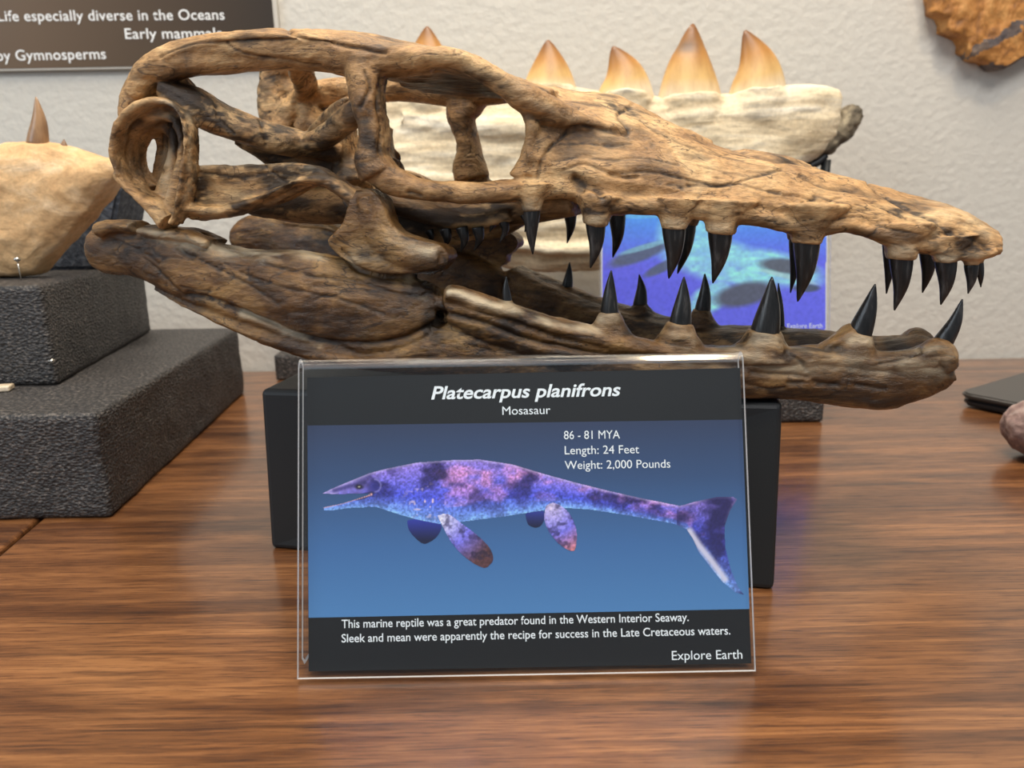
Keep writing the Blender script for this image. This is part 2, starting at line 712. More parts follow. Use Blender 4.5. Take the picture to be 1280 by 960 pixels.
def weather(me, amp, lines, blobs, worn, seed, dents=()):
    """bone relief: grain along the bone, carved sutures, antiquing wash in them, shade painted on undersides"""
    co, nr = get_vn(me)
    g = fbm(co * np.array((42, 170, 170)), 4, seed)
    lump = fbm(co * np.array((40, 58, 58)), 3, seed + 20)
    micro = fbm(co * np.array((200, 480, 480)), 3, seed + 40)
    cr = fbm(co * np.array((26, 80, 80)) + 0.35 * np.stack([g, lump, g], 1), 3, seed + 80)
    crack = np.exp(-(cr / 0.016) ** 2) * np.clip(fbm(co * 24, 2, seed + 90) * 4 + 0.4, 0, 1)
    mott = fbm(co * np.array((26, 40, 40)), 4, seed + 95)
    disp = amp * (g * 1.3 + lump * 2.6 + micro * 0.5) - amp * 0.55 * crack
    stain_shade = 0.75 * crack + np.clip((-g - 0.14) * 2.4, 0, 0.55) + np.clip((mott - 0.08) * 2.8, 0, 0.6) * np.clip(0.7 + micro * 2.5, 0, 1)
    wn_ = np.zeros(len(co))
    side = nr[:, 1] * np.sign(co[:, 1]) > -0.2
    sym = co.copy()
    sym[:, 1] = -np.abs(sym[:, 1])
    pp = project(sym)
    jit = np.stack([fbm(co * 90, 3, seed + 60), fbm(co * 90, 3, seed + 70)], 1) * 7.0
    for pts, wpx, depth in lines:
        L = catmull(np.array(pts, float), 4)
        sel = np.where((pp[:, 0] > L[:, 0].min() - 25) & (pp[:, 0] < L[:, 0].max() + 25) &
                       (pp[:, 1] > L[:, 1].min() - 25) & (pp[:, 1] < L[:, 1].max() + 25) & side)[0]
        d = poly_dist(pp[sel] + jit[sel] * 0.4, L)
        k = np.exp(-(d / wpx) ** 2)
        disp[sel] -= depth * k
        if depth > 0:
            stain_shade[sel] += 0.6 * k * np.clip(1.0 + micro[sel] * 2.5, 0.2, 1)
    for (x, y, rx, ry, ang, dp) in dents:
        ca, sa = math.cos(R(ang)), math.sin(R(ang))
        q = pp - np.array((x, y))
        u, v_ = (q[:, 0] * ca + q[:, 1] * sa) / rx, (-q[:, 0] * sa + q[:, 1] * ca) / ry
        disp -= dp * np.exp(-(u * u + v_ * v_) ** 1.5) * side
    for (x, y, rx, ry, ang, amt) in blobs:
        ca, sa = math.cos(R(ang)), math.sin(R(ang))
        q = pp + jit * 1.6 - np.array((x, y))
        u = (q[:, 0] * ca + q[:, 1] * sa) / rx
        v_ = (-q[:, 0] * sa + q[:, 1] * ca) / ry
        stain_shade += amt * np.clip(1.4 - np.sqrt(u * u + v_ * v_) * 1.2, 0, 1) * np.clip((0.85 if amt < .8 else 1.0) + g * 2.0 + micro, 0.15, 1) * (co[:, 1] < 0.045)
    for pts, wpx, amt in worn:
        L = catmull(np.array(pts, float), 3)
        d = poly_dist(pp + jit * 1.2, L)
        wn_ = np.maximum(wn_, amt * np.exp(-(d / wpx) ** 2) * np.clip(0.55 + g * 1.8, 0, 1) * side)
    co += nr * disp[:, None]
    set_co(me, co)
    set_attr(me, 'stain_shade', np.clip(stain_shade, 0, 0.92))
    set_attr(me, 'worn', np.clip(wn_, 0, 0.8))


def tooth_mesh(base, mid_, tip, hwm, dep, name='tooth', n=14, power=1.6):
    rows = []
    A = catmull(np.array([base, mid_, tip]), 8)
    k = len(A) - 1
    for i, p in enumerate(A):
        t = i / k
        w = hwm * ((1 - t ** power) * 0.93 * (1 - 0.10 * t) + 0.07) * (0.62 if i == k else 1.0)
        rows.append((p, max(w, 0.0003), max(w, 0.0003) * dep))
    bm = bmesh.new()
    add_loft(bm, strap_sections(rows, n=n, sub=1, e=2.0))
    me = bm_mesh(bm, name)
    co, nr = get_vn(me)
    z0, z1 = base, tip
    ax_ = np.array(z1) - np.array(z0)
    set_attr(me, 'along', np.clip((co - np.array(z0)) @ ax_ / (ax_ @ ax_), 0, 1))
    return me


skull = empty('mosasaur_skull', SK_O, (0, 0, SK_YAW))
tag(skull, 'large brown replica skull of a marine reptile with long black-toothed open jaws on black stand', 'skull')

# teeth: (base px, base py, tip px, tip py, half width px, sideways bow px, far side?)
UP = [(665, 264, 666, 318, 11, -2, 0), (744, 279, 738, 335, 13, 7, 0), (842, 286, 836, 348, 15, 6, 0), (900, 290, 891, 354, 15.5, 6, 0),
      (1008, 303, 997, 377, 16.5, 7, 0), (1126, 321, 1118, 388, 14.5, 8, 0), (1182, 327, 1176, 381, 13, 7, 0),
      (1214, 333, 1210, 367, 8.5, 4, 0),
      (712, 262, 709, 304, 9, 5, 1), (771, 270, 766, 322, 11, 6, 1), (858, 280, 847, 342, 12, 7, 1), (995, 300, 988, 366, 9, 4, 1),
      (1112, 305, 1108, 367, 9, 3, 1), (1160, 312, 1153, 366, 11, 6, 1), (1223, 330, 1226, 359, 6, 2, 1)]
LO = [(634, 376, 633, 346, 6.5, -2, 0), (762, 392, 764, 338, 11.5, -1, 0), (850, 406, 855, 346, 14, 2, 0), (956, 415, 965, 346, 18, 3, 0),
      (1074, 417, 1094, 355, 15, 3, 0), (1174, 434, 1203, 374, 12.5, 8, 0),
      (709, 358, 712, 328, 7, 1, 1), (800, 380, 799, 343, 9, 4, 1), (878, 388, 881, 342, 10, 3, 1), (974, 410, 973, 354, 6.5, 2, 1)]


def tooth_points(t, upper):
    bx, by, tx, ty, w, bow, fr_ = t
    fn = far if fr_ else near
    dt = 0.004 if upper else 0.008
    b0 = fn(bx, by, dt)
    T = b0[1]
    return b0, sk_plane((bx + tx) / 2 + bow * 0.55, (by + ty) / 2, T), sk_plane(tx, ty, T), w * px2m(b0)


# --- cranium
bm = bmesh.new()
# upper temporal arch
strap(bm, [(176, 120, 16), (190, 92, 20), (225, 73, 22), (280, 66, 23), (340, 63, 24), (400, 63, 24), (445, 70, 25), (490, 76, 19), (540, 76, 15)],
      0.008, 0.009)
# outer ridge of the arch above the suture
strap(bm, [(215, 72, 9), (270, 54, 9), (330, 48, 9), (380, 50, 8), (420, 54, 6)], 0.004, 0.006)
# squamosal column over the quadrate
strap(bm, [(205, 84, 20), (186, 106, 22), (176, 132, 21), (172, 160, 15)], 0.012, 0.010)
strap(bm, [(215, 98, 14), (225, 118, 20), (215, 138, 16)], 0.016, 0.008)
# quadrate: curled rim around a bowl with a slot
rim = [(156, 220), (150, 196), (153, 168), (165, 146), (184, 132), (206, 127), (226, 136), (238, 158), (240, 186), (236, 216), (231, 244), (226, 266), (220, 280)]
strap(bm, [(x, y, 5.0) for x, y in rim], 0.002, 0.006)
strap(bm, [(156, 216, 6), (168, 234, 8), (182, 246, 9), (200, 262, 13), (215, 278, 14)], 0.005, 0.008)
strap(bm, [(176, 236, 9), (164, 212, 10), (161, 186, 10), (167, 164, 10), (184, 148, 10), (206, 142, 10), (223, 152, 9), (231, 172, 8), (230, 200, 8), (225, 230, 10), (218, 262, 14)], 0.009, 0.005)
strap(bm, [(190, 238, 12), (176, 214, 8), (174, 188, 8), (182, 166, 9), (200, 156, 11), (216, 164, 12), (218, 190, 12), (214, 220, 14), (208, 250, 16)], 0.016, 0.005)
strap(bm, [(204, 160, 8), (205, 188, 10), (203, 216, 11), (200, 240, 14)], 0.021, 0.004)
# bar from the suspensorium to the braincase
strap(bm, [(210, 112, 14, .012, .010), (245, 134, 22, .014, .011), (290, 156, 19, .020, .011), (335, 172, 19, .026, .011), (385, 181, 15, .036, .010), (425, 190, 14, .045, .010)])
strap(bm, [(360, 186, 8, .034, .007), (398, 176, 12, .030, .006), (428, 156, 15, .022, .006), (456, 132, 14, .014, .006)], both=False)
strap(bm, [(386, 172, 7, .040, .005), (408, 150, 8, .032, .005), (436, 130, 8, .02, .005)], both=False)
strap(bm, [(300, 172, 10, .035, .009), (350, 193, 17, .042, .010), (400, 208, 19, .050, .012), (455, 214, 20, .052, .012)])
# braincase lumps
strap(bm, [(430, 150, 10, .05, .010), (428, 180, 16, .05, .012), (436, 212, 18, .05, .012), (446, 240, 18, .04, .012)])
# far parietal ramus column
strap(bm, [(348, 80, 26), (343, 104, 20), (342, 132, 21), (352, 160, 28)], 0.012, 0.008, both=False, where=far)
strap(bm, [(346, 100, 12), (380, 116, 13), (430, 112, 15)], 0.010, 0.008, both=False, where=far)
strap(bm, [(588, 108, 34), (584, 128, 24), (578, 150, 16), (588, 190, 14), (592, 222, 22)], 0.008, 0.008, both=False, where=far)
# postorbital bar
strap(bm, [(458, 72, 30), (458, 98, 24), (460, 124, 20), (467, 150, 15.5), (469, 174, 16), (466, 198, 20), (474, 218, 24)], 0.007, 0.009)
# jugal
strap(bm, [(462, 206, 18), (486, 224, 19), (520, 236, 14), (560, 240, 13), (600, 241, 12.5), (650, 238, 14), (700, 233, 15), (745, 236, 16)], 0.006, 0.006)
# quadrate ramus plate and its ridge
polygon_plate(bm, [(236, 212), (262, 207), (300, 206), (345, 204), (385, 205), (414, 214), (438, 230), (452, 246), (440, 262), (424, 242), (404, 234), (380, 240),
                   (345, 256), (306, 267), (268, 272), (238, 270)], 0.014, 0.010)
strap(bm, [(238, 262, 9), (275, 264, 7), (310, 256, 6), (345, 240, 6), (380, 226, 6), (412, 226, 8), (440, 244, 10), (460, 258, 8)], 0.008, 0.006)
strap(bm, [(318, 256, 10, .05, .012), (370, 256, 21, .05, .012), (430, 256, 22, .045, .012), (500, 262, 17, .04, .012), (580, 264, 20, .036, .012), (650, 262, 18, .03, .012),
           (720, 256, 12, .02, .01)])
strap(bm, [(440, 240, 12, .02), (470, 252, 12, .02), (510, 262, 12, .022), (560, 274, 11, .024), (600, 276, 10, .024), (640, 268, 8, .02)], depth=0.006)
strap(bm, [(455, 262, 16), (500, 278, 22), (545, 286, 22), (590, 284, 16), (630, 270, 8)], 0.036, 0.007)
# skull roof: frontal and parietal table
secs = []
for (x, yt, yb, wk) in [(430, 58, 84, .45), (480, 60, 88, .62), (530, 60, 88, .82), (570, 62, 92, .95), (610, 78, 108, .98), (640, 92, 128, .98), (680, 104, 160, .92)]:
    a, b_ = near(x, yt, .004), near(x, yb, .004)
    h_ = hw(a[0])
    c_ = (a + b_) / 2
    c_[1] = 0
    secs.append(superellipse(c_, (a - b_) / 2 * np.array((1, 0, 1)), np.array((0, h_ * wk, 0)), 28, 3.2))
add_loft(bm, secs)
strap(bm, [(352, 50, 9, 0, .012), (400, 50, 11, 0, .016), (450, 56, 12, 0, .020), (510, 68, 12, 0, .024), (560, 76, 12, 0, .026)], both=False,
      where=lambda x, y, d: sk_plane(x, y, 0.0))
pts = []
for (x, y, T, w, dp) in [(400, 54, -.004, 11, .012), (350, 54, -.010, 11, .010), (295, 64, -.030, 11, .008), (245, 76, -.050, 12, .008)]:
    p = sk_plane(x, y, T)
    pts.append((p, w * px2m(p), dp))
p = near(204, 88, .014)
pts.append((p, 14 * px2m(p), .009))
secs = strap_sections(pts)
add_loft(bm, secs)
add_loft(bm, mirror(secs))
strap(bm, [(520, 76, 12), (562, 72, 13), (600, 86, 14), (634, 106, 14), (662, 124, 16), (690, 140, 17, .008, .006), (730, 155, 12, .0125, .006), (785, 163, 6, .019, .005)], 0.004, 0.006)
strap(bm, [(640, 116, 10), (662, 140, 9), (668, 168, 9), (662, 198, 10), (648, 224, 12)], 0.008, 0.006)
# snout
TOP = [(660, 98), (700, 107), (740, 115), (765, 118), (800, 132), (850, 157), (900, 180), (960, 190), (1020, 206), (1070, 223), (1130, 242), (1180, 253), (1218, 268), (1243, 286), (1254, 305)]
BOT = [(660, 232), (700, 246), (740, 262), (765, 264), (800, 264), (850, 266), (900, 274), (960, 280), (1020, 292), (1070, 289), (1130, 304), (1180, 314), (1218, 324), (1243, 322), (1254, 320)]
secs = []
for (x, yt), (_, yb) in zip(TOP, BOT):
    b_ = near(x, yb, 0.002)
    s_ = b_[0]
    k_ = 0.0
    xt = x
    for _ in range(8):                      # the ridge point of the same cross-section
        q = sk_plane(xt, float(np.interp(xt, [p[0] for p in TOP], [p[1] for p in TOP])), 0.0)
        xt += (s_ - q[0]) / px2m(q)
    zt = sk_plane(xt, float(np.interp(xt, [p[0] for p in TOP], [p[1] for p in TOP])), 0.0)[2]
    zb = b_[2]
    h_ = zt - zb
    w_ = hw(s_)
    prof = [(-.80, .0), (-.97, .10), (-1.0, .26), (-.93, .46), (-.80, .64), (-.60, .81), (-.34, .94), (0, 1.0)]
    ring = [(w_ * a, zb + h_ * b) for a, b in prof] + [(-w_ * a, zb + h_ * b) for a, b in prof[-2::-1]] + [(w_ * .45, zb + h_ * .07), (0, zb + h_ * .10), (-w_ * .45, zb + h_ * .07)]
    secs.append(np.array([(s_, y, z) for y, z in ring]))
S3 = np.array(secs).reshape(len(secs), -1)
S3 = catmull(S3, 3).reshape(-1, len(ring), 3)
add_loft(bm, list(S3))
# swollen jaw margin and tooth sockets
strap(bm, [(728, 240, 12), (760, 252, 14), (800, 256, 13), (850, 258, 13), (900, 266, 13), (950, 272, 11), (1010, 286, 12), (1060, 282, 9), (1120, 297, 12),
           (1170, 308, 10), (1210, 320, 9), (1240, 314, 8)], 0.004, 0.006)
for t in UP:
    b0, mid_, tip, w = tooth_points(t, True)
    q = tip - b0
    add_loft(bm, strap_sections([(b0 - q * 0.62, w * 2.7, w * 1.6), (b0 - q * 0.36, w * 1.75, w * 1.4), (b0 - q * 0.14, w * 1.28, w * 1.2), (b0 + q * 0.015, w * 1.10, w * 1.05)]))
me = fuse(bm, 'cranium', 0.00072)
up_lines = [
    ([(672, 222), (678, 200), (692, 178), (712, 163), (735, 158), (765, 164), (786, 166), (782, 156), (772, 146), (778, 136), (790, 132)], 2.2, 0.0011),
    ([(200, 72), (240, 55), (283, 52), (330, 50), (370, 50)], 1.7, 0.0009),
    ([(283, 53), (300, 66), (340, 74), (375, 80), (400, 82)], 1.7, 0.0007),
    ([(360, 38), (385, 50), (410, 52), (440, 58), (480, 64)], 3.0, 0.0016),
    ([(895, 176), (925, 188), (960, 200), (1010, 206), (1050, 214), (1085, 226)], 2.4, 0.0016),
    ([(1085, 230), (1110, 245), (1140, 262), (1165, 275), (1188, 292)], 2.2, 0.0010),
    ([(705, 212), (730, 205), (765, 216), (800, 214), (840, 218), (872, 226), (905, 232), (940, 222), (975, 214)], 1.7, 0.0007),
    ([(720, 222), (745, 236), (752, 246)], 4.5, 0.0022),
    ([(762, 218), (782, 221), (795, 220)], 2.6, 0.0016),
    ([(860, 230), (890, 232), (920, 228), (945, 236), (975, 240)], 1.7, 0.0007),
    ([(1000, 222), (1030, 236), (1060, 238), (1078, 244)], 1.6, 0.0006),
    ([(1080, 250), (1110, 262), (1130, 272), (1160, 284)], 1.6, 0.0006),
    ([(960, 240), (1000, 246), (1030, 252), (1052, 248)], 1.6, 0.0006),
    ([(1160, 300), (1190, 290), (1215, 298), (1240, 312)], 3.5, 0.0012),
    ([(1150, 292), (1120, 288), (1090, 280)], 1.6, 0.0006),
    ([(700, 178), (730, 176), (760, 180), (790, 178)], 1.5, 0.0004),
    ([(690, 200), (720, 196), (760, 200), (800, 196), (850, 204)], 1.5, 0.0004),
    ([(800, 150), (830, 170), (860, 182), (900, 194), (930, 202)], 1.5, 0.0004),
    ([(250, 214), (300, 222), (350, 216), (400, 222)], 1.5, 0.0004),
    ([(330, 208), (350, 224), (366, 230)], 1.6, 0.0008),
    ([(326, 150), (330, 168), (332, 182)], 2.2, 0.0010),
    ([(270, 128), (276, 150), (292, 166)], 2.6, 0.0010),
    ([(455, 90), (462, 112), (452, 134)], 2.2, 0.0010),
    ([(474, 96), (470, 128), (476, 160), (474, 190)], 2.4, 0.0010),
    ([(512, 240), (526, 244)], 3.0, 0.0014),
    ([(214, 150), (206, 168), (200, 190)], 2.2, 0.0010),
]
up_blobs = [(730, 190, 50, 16, 0, .35), (820, 208, 60, 10, 8, .35), (930, 214, 50, 10, 10, .3), (1010, 262, 40, 10, 12, .35), (1140, 296, 40, 8, 15, .45), (800, 252, 60, 9, 2, .4), (214, 110, 26, 10, 10, .9), (222, 168, 9, 24, 8, .7), (178, 200, 6, 28, 0, .7), (205, 262, 16, 12, 0, .5), (300, 196, 70, 12, 22, .9), (400, 214, 60, 14, 8, .9), (600, 268, 120, 12, 0, .95), (500, 278, 60, 22, 10, .9), (540, 112, 70, 18, 4, .9), (612, 124, 30, 12, 30, .8), (216, 172, 10, 20, 0, .7), (340, 262, 60, 10, -8, .9), (430, 262, 30, 14, 0, .9), (345, 110, 12, 14, 0, .6),  # paint stains, plus shade darkened into palate, bar and roof undersides
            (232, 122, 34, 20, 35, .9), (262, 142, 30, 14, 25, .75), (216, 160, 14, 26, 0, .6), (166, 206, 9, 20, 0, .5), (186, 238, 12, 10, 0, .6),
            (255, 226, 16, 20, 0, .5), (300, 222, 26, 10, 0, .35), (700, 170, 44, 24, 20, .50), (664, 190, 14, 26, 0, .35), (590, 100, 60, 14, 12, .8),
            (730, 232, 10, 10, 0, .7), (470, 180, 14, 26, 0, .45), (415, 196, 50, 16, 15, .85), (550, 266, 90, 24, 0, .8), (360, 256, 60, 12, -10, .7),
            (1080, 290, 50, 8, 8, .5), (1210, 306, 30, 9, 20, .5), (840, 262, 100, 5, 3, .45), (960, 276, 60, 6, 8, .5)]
up_dents = [(702, 182, 34, 22, -30, .0022), (668, 192, 10, 24, 0, .0012), (760, 190, 40, 14, 5, .0012), (850, 196, 70, 12, 22, .0010), (1000, 230, 70, 9, 12, .0008),
            (724, 234, 14, 8, 40, .0016), (300, 232, 46, 14, -6, .0016), (205, 190, 9, 36, 0, .0012), (460, 160, 7, 36, 0, .0010), (300, 74, 70, 7, 3, .0008)]
up_worn = [([(640, 112), (680, 132), (720, 152), (760, 164)], 7, .35), ([(206, 186), (205, 215), (203, 240)], 7, .55), ([(186, 148), (206, 144)], 6, .4),
           ([(156, 180), (166, 148), (206, 128), (228, 138), (240, 170), (237, 212), (229, 252)], 4, .35), ([(250, 205), (320, 205), (390, 208)], 4, .3), ([(1150, 262), (1200, 270), (1240, 292)], 10, .35)]
up_worn += [([(t[0] - t[4] * .6, t[1] - 7), (t[0], t[1] - 5), (t[0] + t[4] * .6, t[1] - 7)], 8, .42) for t in UP if not t[6]]
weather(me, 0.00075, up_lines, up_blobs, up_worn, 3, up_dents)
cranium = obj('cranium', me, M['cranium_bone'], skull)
for t in UP:
    b0, mid_, tip, w = tooth_points(t, True)
    obj('tooth', tooth_mesh(b0 - (tip - b0) * 0.06, mid_, tip, w, 0.85), M['tooth'], cranium)
# little palate teeth
for (bx, by, tx, ty, w, bow, dp) in [(536, 288, 538, 304, 6, 2, .024), (556, 286, 556, 310, 8, 3, .022), (577, 284, 576, 315, 8, 4, .020), (597, 284, 593, 313, 8, 4, .020),
                                     (613, 272, 612, 290, 6, 3, .020), (628, 272, 625, 303, 7, 5, .018), (655, 268, 656, 290, 5, 3, .018)]:
    b0 = near(bx, by, dp)
    T = b0[1]
    obj('tooth', tooth_mesh(b0, sk_plane((bx + tx) / 2 + bow, (by + ty) / 2, T), sk_plane(tx, ty, T), w * px2m(b0), 0.9), M['tooth'], cranium)

# --- lower jaw
bm = bmesh.new()
column_loft(bm, [(115, 298, 318, .004), (122, 283, 334, .008), (142, 275, 342, .009), (165, 276, 344, .010), (190, 286, 354, .011), (225, 291, 371, .012), (260, 299, 388, .012),
                 (300, 309, 406, .012), (340, 313, 424, .012), (380, 314, 436, .012), (420, 320, 444, .012), (460, 330, 448, .012), (500, 340, 448, .011), (530, 348, 440, .010),
                 (551, 362, 418, .007)], 0.012)
column_loft(bm, [(200, 358, 362, .006), (240, 372, 382, .010), (290, 388, 408, .012), (340, 404, 430, .013), (400, 424, 448, .013), (460, 436, 460, .013), (500, 430, 463, .013), (532, 412, 466, .012), (572, 398, 468, .011),
                 (620, 406, 470, .012), (700, 424, 478, .010), (760, 440, 484, .006)], 0.014)
column_loft(bm, [(552, 360, 392, .006), (572, 357, 410, .010), (620, 374, 430, .012), (680, 398, 450, .012), (740, 412, 476, .012), (800, 424, 488, .012), (860, 432, 493, .012),
                 (920, 434, 496, .012), (980, 432, 498, .012), (1030, 431, 503, .012), (1080, 437, 508, .012), (1110, 440, 507, .0115), (1140, 434, 500, .011), (1165, 429, 491, .010),
                 (1184, 438, 480, .008), (1191, 452, 468, .004)], 0.011)
strap(bm, [(560, 366, 10), (620, 385, 12), (690, 408, 12), (760, 425, 12), (840, 442, 12), (930, 446, 12), (1030, 446, 13), (1100, 452, 12), (1165, 446, 12)], 0.006, 0.007)
strap(bm, [(1150, 446, 9), (1166, 436, 12), (1179, 444, 13), (1187, 458, 10)], 0.005, 0.006)
strap(bm, [(1026, 436, 6), (1048, 424, 9), (1068, 414, 12)], 0.009, 0.006, both=False)
# coronoid
polygon_plate(bm, [(450, 236), (470, 236), (484, 250), (490, 272), (504, 290), (530, 298), (556, 306), (568, 320), (560, 334), (548, 342), (520, 344), (490, 344), (462, 338), (440, 326),
                   (424, 312), (418, 300), (430, 290), (440, 272), (444, 252)], 0.006, 0.013)
strap(bm, [(458, 244, 12), (464, 272, 15), (478, 300, 18), (510, 318, 20), (550, 322, 14)], 0.002, 0.005)
# far coronoid seen inside the mouth
polygon_plate(bm, [(560, 296), (600, 296), (625, 304), (637, 318), (634, 330), (622, 336), (630, 344), (612, 362), (600, 372), (560, 374)], 0.006, 0.012, False, far)
# hinge lump under the quadrate
strap(bm, [(188, 288, 6), (215, 292, 8), (245, 294, 8), (270, 304, 6)], 0.010, 0.010)
strap(bm, [(130, 288, 12), (150, 282, 9), (175, 284, 8)], 0.006, 0.008)
for t in LO:
    b0, mid_, tip, w = tooth_points(t, False)
    q = tip - b0
    add_loft(bm, strap_sections([(b0 - q * 0.50, w * 2.7, w * 1.6), (b0 - q * 0.24, w * 1.75, w * 1.4), (b0 - q * 0.08, w * 1.32, w * 1.2), (b0 + q * 0.03, w * 1.10, w * 1.05)]))
me = fuse(bm, 'lower_jaw', 0.00072)
lo_lines = [
    ([(178, 322), (200, 340), (222, 362), (240, 374)], 2.0, 0.0008),
    ([(225, 310), (234, 318), (242, 320)], 4.0, 0.0016),
    ([(236, 368), (270, 376), (310, 394), (360, 416), (410, 428), (450, 432), (500, 424), (545, 404)], 3.5, 0.0020),
    ([(280, 384), (330, 402), (390, 424), (440, 440)], 2.4, 0.0012),
    ([(330, 330), (390, 344), (440, 350), (500, 368), (540, 372)], 3.0, 0.0010),
    ([(428, 314), (450, 338), (490, 346), (540, 340), (556, 334)], 3.0, 0.0014),
    ([(540, 350), (530, 356), (545, 362), (528, 368)], 2.2, 0.0010),
    ([(555, 392), (600, 402), (660, 424), (720, 436), (780, 446), (830, 448)], 3.5, 0.0022),
    ([(552, 350), (548, 372), (552, 396), (540, 410)], 4.0, 0.0026),
    ([(940, 466), (990, 468), (1010, 472)], 2.6, 0.0010),
    ([(1020, 478), (1045, 482)], 3.5, 0.0014), ([(1070, 482), (1105, 486)], 3.0, 0.0012), ([(985, 478), (1004, 479)], 3.5, 0.0014),
    ([(985, 440), (1000, 452), (1008, 462)], 2.4, 0.0010),
    ([(1100, 456), (1130, 450), (1150, 440)], 2.4, 0.0010),
    ([(930, 480), (960, 486), (980, 484)], 2.0, 0.0008),
    ([(140, 300), (170, 310), (200, 330)], 2.0, 0.0005),
    ([(300, 340), (350, 358), (420, 372), (480, 392)], 2.4, 0.0006),
    ([(260, 330), (300, 350), (350, 380)], 2.4, 0.0006),
    ([(600, 390), (650, 404), (700, 424)], 1.8, 0.0005),
]
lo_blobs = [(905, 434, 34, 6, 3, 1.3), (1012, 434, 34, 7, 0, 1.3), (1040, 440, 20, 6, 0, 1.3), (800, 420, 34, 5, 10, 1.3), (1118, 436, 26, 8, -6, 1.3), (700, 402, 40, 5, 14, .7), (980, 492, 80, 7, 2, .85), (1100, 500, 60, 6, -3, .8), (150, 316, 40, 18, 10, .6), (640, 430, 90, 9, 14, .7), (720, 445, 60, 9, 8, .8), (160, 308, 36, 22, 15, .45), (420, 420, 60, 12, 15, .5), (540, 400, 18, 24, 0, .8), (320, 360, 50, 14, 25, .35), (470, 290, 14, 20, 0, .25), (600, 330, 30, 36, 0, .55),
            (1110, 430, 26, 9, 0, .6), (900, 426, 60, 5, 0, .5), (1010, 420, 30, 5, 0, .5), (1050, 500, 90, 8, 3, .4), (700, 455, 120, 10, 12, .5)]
lo_worn = [([(170, 284), (220, 298), (280, 312), (340, 318), (400, 320)], 7, .55), ([(560, 362), (620, 382), (690, 405), (750, 418)], 5, .60),
           ([(860, 446), (930, 446), (1000, 450), (1060, 446)], 7, .5), ([(980, 432), (1010, 440)], 6, .4), ([(1150, 440), (1180, 452)], 7, .5), ([(490, 296), (540, 312)], 8, .5),
           ([(440, 320), (470, 322)], 8, .35), ([(300, 392), (350, 410), (400, 430)], 4, .5), ([(510, 350), (530, 372)], 5, .5), ([(845, 425), (862, 428)], 8, .4), ([(950, 428), (974, 430)], 8, .4)]
lo_worn += [([(t[0] - t[4] * .8, t[1] + 9), (t[0], t[1] + 7), (t[0] + t[4] * .8, t[1] + 9)], 8, .45) for t in LO if not t[6]]
lo_worn += [([(900, 452), (960, 452), (1010, 456), (1060, 452), (1100, 460)], 13, .35), ([(1130, 452), (1170, 456)], 12, .4)]
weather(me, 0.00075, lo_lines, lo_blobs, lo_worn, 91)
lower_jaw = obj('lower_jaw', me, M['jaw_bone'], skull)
lower_jaw['label'] = 'darker brown lower jaw'
for t in LO:
    b0, mid_, tip, w = tooth_points(t, False)
    obj('tooth', tooth_mesh(b0 - (tip - b0) * 0.06, mid_, tip, w, 0.85), M['tooth'], lower_jaw)

# ------------------------------------------------------------------ skull stand
ST_H = 0.0879
fl, frr = at_z(338, 686), at_z(968, 739)
fl_t, fr_t = at_z(325, 487, ST_H), at_z(979, 504, ST_H)
back = Vector((-(frr - fl).y, (frr - fl).x, 0)).normalized() * 0.105
bm = bmesh.new()
lo_ring = [fl, frr, frr + back, fl + back]
hi_ring = [fl_t, fr_t, fr_t + back, fl_t + back]
org = (fl + frr) / 2 + back / 2
org.z = 0
vs = [bm.verts.new(p - org) for p in lo_ring + hi_ring]
for f in ((3, 2, 1, 0), (4, 5, 6, 7), (0, 1, 5, 4), (1, 2, 6, 5), (2, 3, 7, 6), (3, 0, 4, 7)):
    bm.faces.new([vs[i] for i in f])
bmesh.ops.bevel(bm, geom=bm.edges[:], offset=0.0028, segments=3, affect='EDGES', profile=0.5)
o = obj('display_stand', bm_mesh(bm, 'display_stand', False), M['stand'], None, org)
tag(o, 'matte black tapered block stand carrying the replica skull, behind the acrylic sign', 'stand')


# ------------------------------------------------------------------ acrylic sign holders
class SignPlane:
    def __init__(self, base, lean, yaw=0.0):
        self.base = Vector(base)
        Rm = Matrix.Rotation(yaw, 3, 'Z') @ Matrix.Rotation(-lean, 3, 'X')
        self.u, self.v, self.w = Rm @ Vector((1, 0, 0)), Rm @ Vector((0, 0, 1)), Rm @ Vector((0, -1, 0))
        self.lean, self.yaw = lean, yaw

    def uv(self, px, py, w=0.0):
        d = ray(px, py)
        k = (w - (CAM - self.base).dot(self.w)) / d.dot(self.w)
        p = CAM + d * k - self.base
        return p.dot(self.u), p.dot(self.v)

    def loc(self, u, v, w=0.0):
        """root-local coordinates (the root is only turned about z)"""
        p = self.u * u + self.v * v + self.w * w
        return Matrix.Rotation(-self.yaw, 3, 'Z') @ p

    def uv_many(self, P, w=0.0):
        Rm = np.array(CAM_ROT)
        d = np.stack([(P[:, 0] - 640) / F_PX, -(P[:, 1] - 480) / F_PX, -np.ones(len(P))], 1) @ Rm.T
        k = (w - (CAM - self.base).dot(self.w)) / (d @ np.array(self.w))
        q = np.array(CAM - self.base) + d * k[:, None]
        return q @ np.array(self.u), q @ np.array(self.v)


